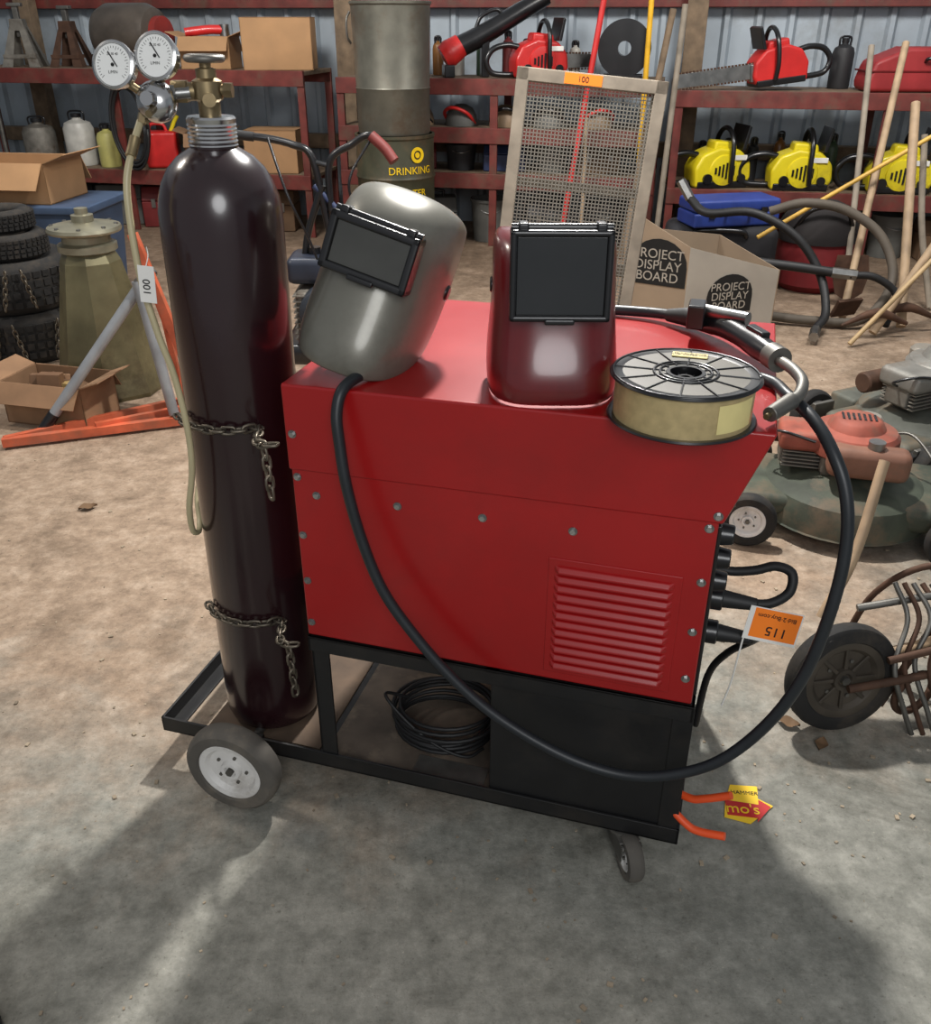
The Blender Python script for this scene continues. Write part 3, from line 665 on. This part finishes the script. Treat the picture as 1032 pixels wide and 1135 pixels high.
cyl('shaft',g,(-.28,0,.25),(-.38,0,.25),.02,steel)
def jackstand(loc,rz,mt,sc=1):
    g=G('jack_stand',loc,rz,sc=sc)
    for sx in (-1,1):
        for sy in (-1,1):
            mk('leg',[(sx*.14,sy*.12,0),(sx*.06,sy*.12,0),(sx*.14,sy*.05,0),(sx*.05,sy*.04,.28),(sx*.01,sy*.04,.28),(sx*.05,sy*.01,.28)],[(0,1,2),(3,5,4),(0,3,4,1),(1,4,5,2),(2,5,3,0)],mt,g)
    multibox('cross_brace',g,[((-.12,-.11,.06),(.12,-.10,.085)),((-.12,.10,.06),(.12,.11,.085))],mt)
    prism('head',g,[(-.055,.24),(.055,.24),(.045,.32),(-.045,.32)],'y',-.05,.05,mt,.004)
    box('post',g,(-.02,-.02,.2),(.02,.02,.4),steeld,.003); box('saddle',g,(-.05,-.03,.4),(.05,.03,.425),steeld,.004)
jackstand(wl(-4.0,.3,1.292),5,alum,1.15); jackstand(wl(-3.6,.4,1.292),-10,rust,1.1)
canister('spray_pot',wl(-3.95,.2,.502),.14,.34,alum); canister('spray_pot',wl(-3.58,.25,.502),.13,.38,M('pot_white',(190,188,180),.4))
canister('oil_jug',wl(-3.28,.2,.502),.09,.3,M('jug_yellow',(190,184,110),.5))
g=G('gas_can',wl(-2.78,.25,.502),8)
box('tank',g,(-.14,-.1,0),(.14,.1,.3),rplast,.03,seg=3); tube('spout',g,[(.08,0,.28),(.12,0,.36),(.16,0,.42)],.018,yellow); tube('handle',g,[(-.1,0,.29),(-.08,0,.35),(.02,0,.35),(.05,0,.29)],.014,rplast)
carton('cardboard_box',wl(-2.34,.25,.502),6,.36,.32,.3,cardd,True)
carton('cardboard_box',wl(-1.72,.25,.502),-4,.45,.35,.34,card,False)
g=G('trouble_lamp',wl(-4.28,.15,.502)); lathe('reflector',g,[(.03,0),(.05,.02),(.16,.14),(.165,.15),(.155,.15),(.04,.03)],plas,(0,-.02,.45),(R(90),0,R(-20)),ring=True); cyl('stand',g,(0,0,0),(0,0,.45),.02,steeld); cyl('foot',g,(0,0,0),(0,0,.02),.12,plas)
g=G('extension_cord',wl(-2.86,-.06,.86),WA)
for k in range(6): torus('loop',g,(random.uniform(-.03,.03),-.02*k*.4,random.uniform(-.02,.02)),.19+random.uniform(-.02,.02),.012,rubber,rot=(R(90),0,R(random.uniform(-8,8))),k=6,sy=1.7,sx=.85)
cyl('hook',g,(0,.03,.33),(0,-.1,.34),.008,steel)
g=G('storage_tub',(-2.75,6.1,0),-5)
prism('tub',g,[(-.36,0),(.36,0),(.42,.6),(-.42,.6)],'y',-.28,.28,bluet,.02); box('rim',g,(-.45,-.31,.59),(.45,.31,.64),bluet,.01)
carton('cardboard_box',(-2.85,6.1,.642),-8,.62,.46,.24,card,True)
def tire(p,z,Rr,w,c=(0,0)):
    h=w/2
    pr=[(Rr*.58,-h*.7),(Rr*.68,-h*.95),(Rr*.88,-h),(Rr*.97,-h*.8),(Rr,-h*.6),(Rr,h*.6),(Rr*.97,h*.8),(Rr*.88,h),(Rr*.68,h*.95),(Rr*.58,h*.7),(Rr*.55,h*.5),(Rr*.55,-h*.5)]
    lathe('tire',p,pr,tireb,(c[0],c[1],z+h),(0,0,0),56,ring=True)
    vs=[];fs=[]
    for i in range(40):
        a=2*math.pi*i/40
        for zz in (-.5,-.17,.17,.5):
            m_=Matrix.Translation((c[0],c[1],z+h+zz*h*1.1))@Matrix.Rotation(a+(.04 if zz>0 else 0),4,'Z')
            o2=len(vs)
            for v in boxv(Rr-.01,Rr+.008,-Rr*.055,Rr*.055,-h*.12,h*.12): vs.append(m_@Vector(v))
            fs+=[tuple(q+o2 for q in f) for f in BF]
    mk('tread',vs,fs,tireb,p)
g=G('tire_stack',(-2.47,4.95,0))
tire(g,0,.31,.27); tire(g,.27,.32,.27,(-.02,.02)); tire(g,.54,.2,.13,(.02,-.03)); tire(g,.67,.18,.11,(-.02,0))
for zz,off in ((.02,0),(.30,.3)):
    for k in range(6):
        a=R(-120+k*26)
        pts=[(.335*math.cos(a+t*.12*(1 if k%2 else -1)+off),.335*math.sin(a+t*.12*(1 if k%2 else -1)+off),zz+.02+t*.2) for t in (0,.5,1)]
        chain('tire_chain',g,pts,chainm,.04,.02,.004)
g=G('cone_air_tank',(-1.80,4.38,0),12)
lathe('cone',g,[(.27,0),(.275,.02),(.25,.1),(.14,.64),(.12,.68),(.12,.69)],olive,seg=8,smooth=False)
lathe('collar',g,[(.10,.68),(.135,.69),(.135,.72),(.11,.73),(.11,.76),(.13,.765),(.165,.775),(.17,.785),(.165,.80),(.12,.81),(.07,.815),(.05,.82),(.05,.85),(.03,.855),(.03,.88),(0,.885)],M('top_plate',(150,146,126),.35,.6,.2),seg=40)
for i in range(8):
    a=2*math.pi*i/8; cyl('flange_bolt',g,(.145*math.cos(a),.145*math.sin(a),.79),(.145*math.cos(a),.145*math.sin(a),.81),.01,steel,seg=6)
g=carton('cardboard_box',(-1.90,3.98,0),-14,.42,.26,.2,cardd,True)
for k in range(7):
    x=random.uniform(-.14,.14);y=random.uniform(-.07,.07)
    box('small_carton',g,(x-.05,y-.035,.05),(x+.05,y+.035,.17+random.uniform(0,.07)),random.choice([cardd,M('tan_pack',(176,150,96),.7),M('brown_pack',(110,80,56),.7)]),.003,rot=(R(random.uniform(-20,20)),R(random.uniform(-15,15)),R(random.uniform(-40,40))))
g=G('floor_hoist')
gt=M('grey_tube',(146,150,154),.4,.3)
tube('leg_front',g,[(-2.02,3.60,.032),(-1.18,3.90,.032)],.026,orsteel,4,1); tube('leg_back',g,[(-2.02,3.62,.032),(-1.24,4.18,.032)],.026,orsteel,4,1)
tube('cross_bar',g,[(-1.66,3.74,.05),(-1.2,4.02,.05)],.022,orsteel,4,1)
tube('mast',g,[(-1.23,3.94,.03),(-1.30,3.96,.35),(-1.44,4.0,.84)],.026,orsteel,4,2)
tube('mast_brace',g,[(-1.36,4.06,.03),(-1.37,4.03,.45),(-1.44,4.0,.80)],.018,orsteel,4,2)
tube('brace_link',g,[(-1.36,4.02,.42),(-1.29,3.95,.36)],.014,orsteel,8,1)
tube('lift_tube',g,[(-1.86,3.76,.08),(-1.38,3.94,.68)],.024,gt,12,1)
tube('tube_tip',g,[(-1.90,3.745,.03),(-1.845,3.766,.10)],.026,plas,12,1)
tube('ram',g,[(-1.42,3.90,.66),(-1.34,3.86,.06)],.024,gt,12,1)
cyl('pivot_pin',g,(-1.41,3.88,.66),(-1.39,4.04,.66),.018,steel)
g=G('garden_tiller',(-.66,4.25,0),0)
tube('handlebar_left',g,[(.06,0,.62),(.02,.0,.9),(-.02,0,1.12),(-.10,0,1.17),(-.22,-.02,1.20),(-.32,-.03,1.21)],.016,plas)
tube('handlebar_right',g,[(.06,0,.62),(.05,.0,.9),(.06,0,1.10),(.16,0,1.17),(.24,-.02,1.21),(.31,-.05,1.17)],.016,plas)
tube('grip',g,[(.25,-.03,1.21),(.31,-.05,1.16),(.35,-.07,1.11)],.024,M('grip_red',(110,44,40),.6))
tube('grip',g,[(-.26,-.03,1.205),(-.34,-.03,1.215)],.02,rubber)
tube('brake_cable',g,[(.25,-.03,1.2),(.15,-.1,1.02),(.2,-.06,.8),(.12,0,.6)],.006,plas)
tube('throttle_cable',g,[(-.2,-.03,1.2),(-.12,-.12,.98),(-.05,-.1,.8),(.02,-.1,.6)],.006,plas)
tube('crossbar',g,[(-.02,0,1.10),(.06,0,1.08)],.012,plas,8,1)
tube('frame_down',g,[(.05,0,.9),(.16,0,.7),(.22,0,.45)],.02,plas); tube('frame_up',g,[(-.02,0,1.0),(.15,0,.85),(.28,0,.98)],.014,M('frame_blue',(40,52,84),.5))
tube('frame_side',g,[(-.1,0,.6),(-.06,0,.8),(.02,0,1.0)],.016,plas)
box('engine_block',g,(-.12,-.16,.32),(.16,.16,.56),alum,.02); multibox('cooling_fins',g,[((-.13,-.17,.34+i*.025),(.17,.17,.345+i*.025)) for i in range(9)],alum)
lathe('starter_housing',g,[(0,.06),(.06,.06),(.12,.03),(.13,-.02),(.13,-.05)],M('tiller_shroud',(42,48,56),.5),(.02,-.17,.46),(R(90),0,0))
box('fuel_tank',g,(-.16,-.12,.58),(.1,.12,.70),M('tank_blue',(38,44,58),.4),.03); cyl('tank_cap',g,(-.04,0,.69),(-.04,0,.73),.03,plas)
box('tine_shield',g,(-.2,-.2,.22),(.2,.2,.32),plas,.03)
for y_ in (-.17,-.08,.08,.17):
    for k in range(4):
        a=k*math.pi/2+y_; tube('tine',g,[(0,y_,.16),(.1*math.cos(a),y_,.16+.1*math.sin(a)),(.15*math.cos(a+.3),y_+.03,.16+.15*math.sin(a+.3))],.008,rust,6,3)
cyl('tine_axle',g,(0,-.2,.16),(0,.2,.16),.015,rust)
for y_ in (-.2,.2): tirewheel(g,(.25,y_,.14),(R(90),0,0),.14,.05,tireb,steeld,'wheel',.5)
# ------------------------------------------------------------------ mowers
def mower(loc,rz,deck,shroud,kind=0,sc=1):
    g=G('lawn_mower',loc,rz,sc=sc)
    lathe('deck',g,[(.0,.22),(.12,.22),(.17,.205),(.2,.19),(.25,.18),(.28,.16),(.295,.12),(.30,.06),(.305,.055),(.295,.05),(.285,.12),(0,.15)],deck,(0,0,0),seg=40)
    box('deck_rear',g,(-.42,-.22,.08),(-.12,.22,.17),deck,.03,seg=3); box('deck_front',g,(.1,-.2,.08),(.38,.2,.16),deck,.03,seg=3)
    box('chute',g,(-.1,-.38,.06),(.16,-.25,.14),deck,.015)
    for sx in (-1,1):
        for sy in (-1,1):
            tirewheel(g,(sx*.34,sy*.29,.10),(R(90) if sy<0 else R(-90),0,0),.10,.05,tireb,hubw,'wheel',.6)
            box('height_bracket',g,(sx*.34-.05,sy*.24-.01,.08),(sx*.34+.05,sy*.24+.01,.17),steeld,.004)
    box('crankcase',g,(-.11,-.11,.21),(.11,.11,.30),alum,.02)
    multibox('cylinder_fins',g,[((.09,-.075,.225+i*.014),(.24,.075,.23+i*.014)) for i in range(9)],alum,.001)
    box('cylinder_head',g,(.22,-.05,.23),(.25,.05,.33),alum,.006)
    lathe('blower_housing',g,[(.0,.41),(.07,.41),(.085,.40),(.10,.375),(.14,.365),(.152,.35),(.155,.29),(.15,.285)],shroud,(0,0,0),seg=36)
    box('shroud_wing',g,(.05,-.09,.29),(.26,.09,.36),shroud,.02,seg=3)
    multibox('starter_slots',g,[((-.06+.018*i,-.03,.409),(-.052+.018*i,.03,.413)) for i in range(7)],plas)
    box('fuel_tank',g,(-.17,.1,.25),(.1,.2,.36),shroud if kind else M('tank_rust',(122,84,66),.6,0,.3,10,0,0,dirt=(100,84,70),dirtamt=.5),.03,seg=3); cyl('fuel_cap',g,(-.05,.15,.355),(-.05,.15,.385),.028,rplast if kind else steel)
    cyl('muffler',g,(.15,-.14,.27),(.27,-.14,.27),.04,rust,bev=.006)
    cyl('air_cleaner',g,(-.06,-.16,.26),(-.06,-.16,.36),.055,M('aircleaner',(140,134,124),.5,.4),bev=.01)
    tube('spark_lead',g,[(.25,0,.30),(.3,.02,.33),(.25,.08,.36),(.14,.1,.34)],.005,plas)
    tube('control_linkage',g,[(-.1,-.1,.3),(-.2,-.05,.34),(-.3,.1,.26),(-.4,.2,.2)],.005,steeld)
    tube('handle_left',g,[(-.4,.24,.17),(-.55,.24,.24)],.012,steeld,8,2)
    tube('handle_right',g,[(-.4,-.24,.17),(-.55,-.24,.24)],.012,steeld,8,2)
    return g
mower((1.40,2.98,0),165,greend,engr,0)
mower((2.02,3.60,0),205,M('deck_grey',(90,92,84),.65,.2,.3,10,0,0,dirt=(110,92,70),dirtamt=.55),M('shroud_silver',(130,128,122),.5,.4,.25,10,0,0,dirt=(100,86,70),dirtamt=.4),1,1.12)
g=G('wheel_hoe',(.975,1.852,0),0)
hd=M('hub_dark',(70,63,54),.6,.2,.3)
tirewheel(g,(0,0,.153),(R(82),0,R(10)),.152,.055,tireb,hd,'wheel',.7,8)
for s_ in (-1,1):
    tube('fork',g,[(.0,s_*.05,.153),(.15,s_*.05+.02,.17),(.32,s_*.04+.05,.18),(.5,.06,.2)],.011,rust,8)
tube('wood_handle',g,[(.12,.03,.20),(.3,.06,.24),(.7,.15,.36)],.018,woodl); tube('wood_handle',g,[(-.02,.14,.24),(.06,.2,.4),(.14,.32,.62)],.014,woodl)
for k in range(11):
    x=.13+k*.03
    tube('tine',g,[(x,.1+.01*k,.38-.008*k),(x+.03,.05,.30),(x-.01,-.02+.01*(k%3),.2),(x+.03,-.05,.08),(x+.06,-.06,.012)],.007,rust if k%2 else steeld,8)
tube('brace',g,[(.05,.1,.30),(.25,.1,.34),(.5,.12,.36)],.010,steeld); tube('brace',g,[(.1,-.02,.22),(.3,.0,.26),(.5,.03,.25)],.010,rust)
tube('brace',g,[(.12,.0,.06),(.25,.1,.2),(.42,.2,.42)],.010,rust); tube('brace',g,[(.2,.2,.03),(.3,.1,.2),(.36,.0,.40)],.012,steeld)
tube('steel_hoop',g,[(.1,.25,.03),(.14,.2,.28),(.26,.15,.40),(.4,.1,.34),(.46,.05,.1)],.009,rust)
torus('spring_coil',g,(.3,.02,.30),.05,.006,rust,rot=(R(70),0,0)); torus('gear',g,(.2,.0,.1),.06,.01,rust,rot=(R(90),0,R(20)))
torus('gear',g,(.36,.05,.16),.07,.012,tireb,rot=(R(80),0,R(-20)))
# ------------------------------------------------------------------ tool handles right side
def tool(name,p0,p1,r,mt,head=None,mid=None):
    g=G(name); pts=[p0,p1] if not mid else [p0,mid,p1]
    tube('handle',g,pts,r,mt,10,1 if not mid else 8)
    if head=='hoe':
        o=box('blade',g,(-.09,-.012,-.06),(.09,.012,.06),rust,.004); o.location=Vector(p0)+Vector((0,-.03,.07)); o.rotation_euler=(R(25),0,R(20))
    if head=='shovel':
        o=prism('blade',g,[(-.1,.0),(.1,.0),(.12,.12),(.09,.24),(.0,.3),(-.09,.24),(-.12,.12)],'y',-.004,.004,rust,.002); o.location=Vector(p0)+Vector((0,0,.30)); o.rotation_euler=(R(10),R(180),0)
    if head=='mattock':
        tube('head',g,[Vector(p0)+Vector((-.2,-.02,.05)),Vector(p0)+Vector((0,0,.12)),Vector(p0)+Vector((.2,.02,.05))],0,rust,8,4,rs=[.008,.03,.012])
    return g
tool('garden_hoe',(2.34,5.50,.03),(2.86,6.60,1.52),.023,woodl,'hoe')
tool('pickaxe',(2.62,5.30,.03),(2.78,6.1,1.20),.028,woodl,'mattock')
tool('spade',(2.50,5.9,.02),(2.70,6.75,1.50),.02,woodg,'shovel')
tool('mattock',(2.40,5.18,.03),(3.10,5.55,1.02),.026,woodl,'mattock')
tool('rake_handle',(3.0,5.75,.02),(2.88,6.1,1.02),.02,woodg,None,(2.92,5.95,.5))
tool('bamboo_pole',(1.88,5.95,.42),(3.3,5.95,1.30),.014,M('bamboo',(200,160,70),.5),None)
tool('metal_pipe',(2.2,5.0,.02),(3.3,5.4,1.12),.014,M('pipe_tan',(176,150,110),.5),None)
tool('red_pole',wl(.80,-.25,.02),wl(1.05,-.06,1.95),.022,rplast)
tool('wooden_pole',wl(.98,-.25,.02),wl(.95,-.05,1.0),.014,woodl)
tool('yellow_pole',wl(1.38,-.10,.02),wl(1.36,-.05,2.0),.02,M('pole_yellow',(222,170,30),.5))
tool('broom_handle',wl(1.30,-.25,.02),wl(1.52,-.06,1.72),.025,wood)
tool('broom_handle',wl(1.55,-.15,.02),wl(1.60,-.05,1.75),.022,woodg)
# ------------------------------------------------------------------ blue case, bags, hoses on floor right
g=G('tool_bag',(1.72,6.25,0),-8)
box('bag_body',g,(-.36,-.18,0),(.36,.18,.46),M('bag_black',(30,30,34),.8),.06,seg=4); tube('strap',g,[(-.2,-.18,.4),(-.15,-.2,.44),(.1,-.2,.44),(.15,-.18,.4)],.015,plas)
g=G('tool_case',(1.74,6.2,.464),12)
box('case_lower',g,(-.3,-.14,0),(.3,.14,.09),blue,.015); box('case_upper',g,(-.3,-.14,.093),(.3,.14,.17),blue,.02)
tube('case_handle',g,[(-.08,-.14,.09),(-.07,-.18,.09),(.07,-.18,.09),(.08,-.14,.09)],.01,blue); multibox('latches',g,[((-.2,-.15,.06),(-.16,-.14,.12)),((.16,-.15,.06),(.2,-.14,.12))],plas)
g=G('duffel_bag',(2.42,6.35,0),-10)
lathe('bag_body',g,[(0,0),(.2,0),(.25,.05),(.26,.25),(.24,.40),(.2,.46),(0,.47)],bagr,seg=28); lathe('bag_top',g,[(.2,.34),(.262,.33),(.26,.44),(.2,.54),(.1,.58),(0,.59)],M('bag_black2',(34,30,30),.8),seg=28)
tube('strap',g,[(-.2,-.15,.4),(-.1,-.24,.56),(.1,-.24,.56),(.2,-.15,.4)],.014,plas)
g=G('hydraulic_hose')
tube('hose',g,[(1.42,5.95,.66),(1.5,5.8,.60),(1.75,5.7,.62),(2.0,5.6,.50),(2.15,5.5,.3),(2.15,5.3,.12),(2.05,5.15,.06)],.026,rubber)
cyl('fitting',g,(2.05,5.15,.06),(2.0,5.03,.05),.03,steel,seg=6); cyl('fitting',g,(1.42,5.95,.66),(1.36,6.0,.76),.03,steel,seg=6)
g=G('hydraulic_hose')
tube('hose',g,[(1.9,5.85,.60),(2.1,5.8,.66),(2.35,5.75,.62),(2.55,5.65,.48),(2.60,5.5,.25),(2.4,5.35,.06),(2.1,5.4,.04),(1.8,5.5,.05)],.028,M('hose_grey',(84,76,66),.7))
g=G('hydraulic_hose')
tube('hose',g,[(1.4,5.70,.40),(1.7,5.6,.36),(2.0,5.5,.34),(2.2,5.45,.32)],.028,rubber); cyl('fitting',g,(2.2,5.45,.32),(2.34,5.42,.31),.033,steel,seg=6)
tube('hose_end',g,[(2.3,5.42,.31),(2.45,5.4,.30),(2.58,5.36,.2),(2.5,5.25,.05)],.022,rubber)
# ------------------------------------------------------------------ clutter on / under shelves
cols=[M('bin_black',(34,34,36),.6),M('bin_blue',(44,56,90),.5),M('bin_red',(110,34,34),.5),M('bin_grey',(96,96,92),.6),M('bin_brown',(100,76,54),.8)]
x=1.9
for k,(w_,mt) in enumerate([(.4,0),(.35,2),(.45,0),(.35,3),(.45,4),(.4,2)]):
    if k%2: bucket(wl(x,.3,0.002),w_*.42,.32,cols[mt])
    else: toolbox(wl(x,.3,0.002),random.uniform(-8,8),w_,.3,.3,cols[mt])
    x+=w_+.08
x=-.85
for k,(w_,mt) in enumerate([(.3,4),(.34,2),(.3,0),(.34,1),(.3,3),(.34,4)]):
    if k%2: toolbox(wl(x,.3,.562),random.uniform(-8,8),w_,.26,.2,cols[mt])
    else: bucket(wl(x,.25,.562),w_*.42,.2,cols[mt])
    x+=w_+.06
x=-.8
for k in range(6):
    g=G('work_helmet',wl(x,.22,.902),random.uniform(-30,30))
    lathe('dome',g,[(.13,0),(.13,.03),(.12,.08),(.09,.13),(.04,.155),(0,.16)],M('helmet_tan',(130,108,84),.5) if k%2 else cols[3],seg=24); tube('strap',g,[(-.12,0,.02),(-.1,-.1,.1),(0,-.15,.14),(.1,-.1,.1),(.12,0,.02)],.014,rplast if k%3==2 else plas)
    x+=.36
x=-.8
for k in range(5):
    if k%2: toolbox(wl(x,.25,.002),5,.36,.3,.34,cols[(k+2)%5])
    else: bucket(wl(x,.25,.002),.16,.34,cols[(k+1)%5])
    x+=.48
x=-4.3
for k,(w_,mt) in enumerate([(.45,4),(.4,0),(.4,3),(.45,2),(.4,0),(.4,4)]):
    toolbox(wl(x,.3,.002),random.uniform(-6,6),w_,.3,.34,cols[mt]); x+=w_+.08
canister('oil_can',wl(2.80,.5,1.192),.08,.3,cols[0]); canister('paint_can',wl(4.0,.4,1.192),.11,.3,cols[3])
canister('paint_can',wl(-.85,.45,1.252),.1,.26,cols[3]); canister('paint_can',wl(-.62,.5,1.252),.1,.28,cols[2]); canister('oil_can',wl(-1.45,.5,1.292),.0001+.06,.3,cols[0]) if False else None
# bottles and jars along the back of the shelves
jm=[M('jar_amber',(120,80,40),.3),M('jar_white',(190,186,176),.4),M('jar_green',(60,80,60),.4),cols[2],cols[0]]
for k in range(7): canister('oil_bottle',wl(-.35+k*.19+random.uniform(-.03,.03),.52,1.252),.045,.2+random.uniform(0,.08),jm[k%5])
for k in range(6): canister('oil_bottle',wl(1.85+k*.2,.54,.502),.045,.24+random.uniform(0,.08),jm[(k+2)%5])
g=G('cord_reel',wl(1.18,.3,1.252),-10)
lathe('reel',g,[(.05,-.1),(.2,-.1),(.2,-.08),(.09,-.07),(.09,.07),(.2,.08),(.2,.1),(.05,.1)],plas,(0,0,.21),(R(90),0,0),ring=True); torus('cord',g,(0,0,.21),.13,.04,cols[0],rot=(R(90),0,0)); multibox('stand',g,[((-.15,-.12,0),(.15,-.08,.03)),((-.15,.08,0),(.15,.12,.03))],plas)
# ------------------------------------------------------------------ lights
def area(name,loc,tgt,size,e,colr=(1,1,1)):
    l=bpy.data.lights.new(name,'AREA'); l.shape='DISK'; l.size=size; l.energy=e; l.color=colr
    o=bpy.data.objects.new(name,l); col.objects.link(o); o.location=loc
    o.rotation_euler=(Vector(tgt)-Vector(loc)).to_track_quat('-Z','Y').to_euler(); return o
area('shop_lamp',(.35,3.45,3.1),(.1,1.4,0),.16,155,(1,.97,.93))
area('shop_lamp',(-3.0,3.2,3.6),(-1.2,2.6,0),.6,46,(1,.90,.80))
area('front_fill',(.3,-1.6,2.6),(0,2.0,.6),1.6,52,(.98,.99,1))  # soft fill added behind the camera for the front faces, no door there
area('shop_lamp',(-1.6,5.4,3.4),(-1.4,7.8,.8),.8,105,(1,.97,.93))
area('shop_lamp',(2.2,4.8,3.4),(2.4,7.2,.8),.8,105,(1,.97,.93))
w=bpy.data.worlds.new('w'); bpy.context.scene.world=w; w.use_nodes=True
w.node_tree.nodes['Background'].inputs[0].default_value=(.92,.95,1,1); w.node_tree.nodes['Background'].inputs[1].default_value=.34
# ------------------------------------------------------------------ camera
cd=bpy.data.cameras.new('camera'); cd.sensor_fit='HORIZONTAL'; cd.sensor_width=36; cd.lens=36*1000/1032
co=bpy.data.objects.new('camera',cd); col.objects.link(co); co.location=(0,0,1.65); co.rotation_euler=(R(90-28.6),0,0)
cd.clip_start=.05
bpy.context.scene.camera=co
bpy.context.scene.view_settings.view_transform='Standard'
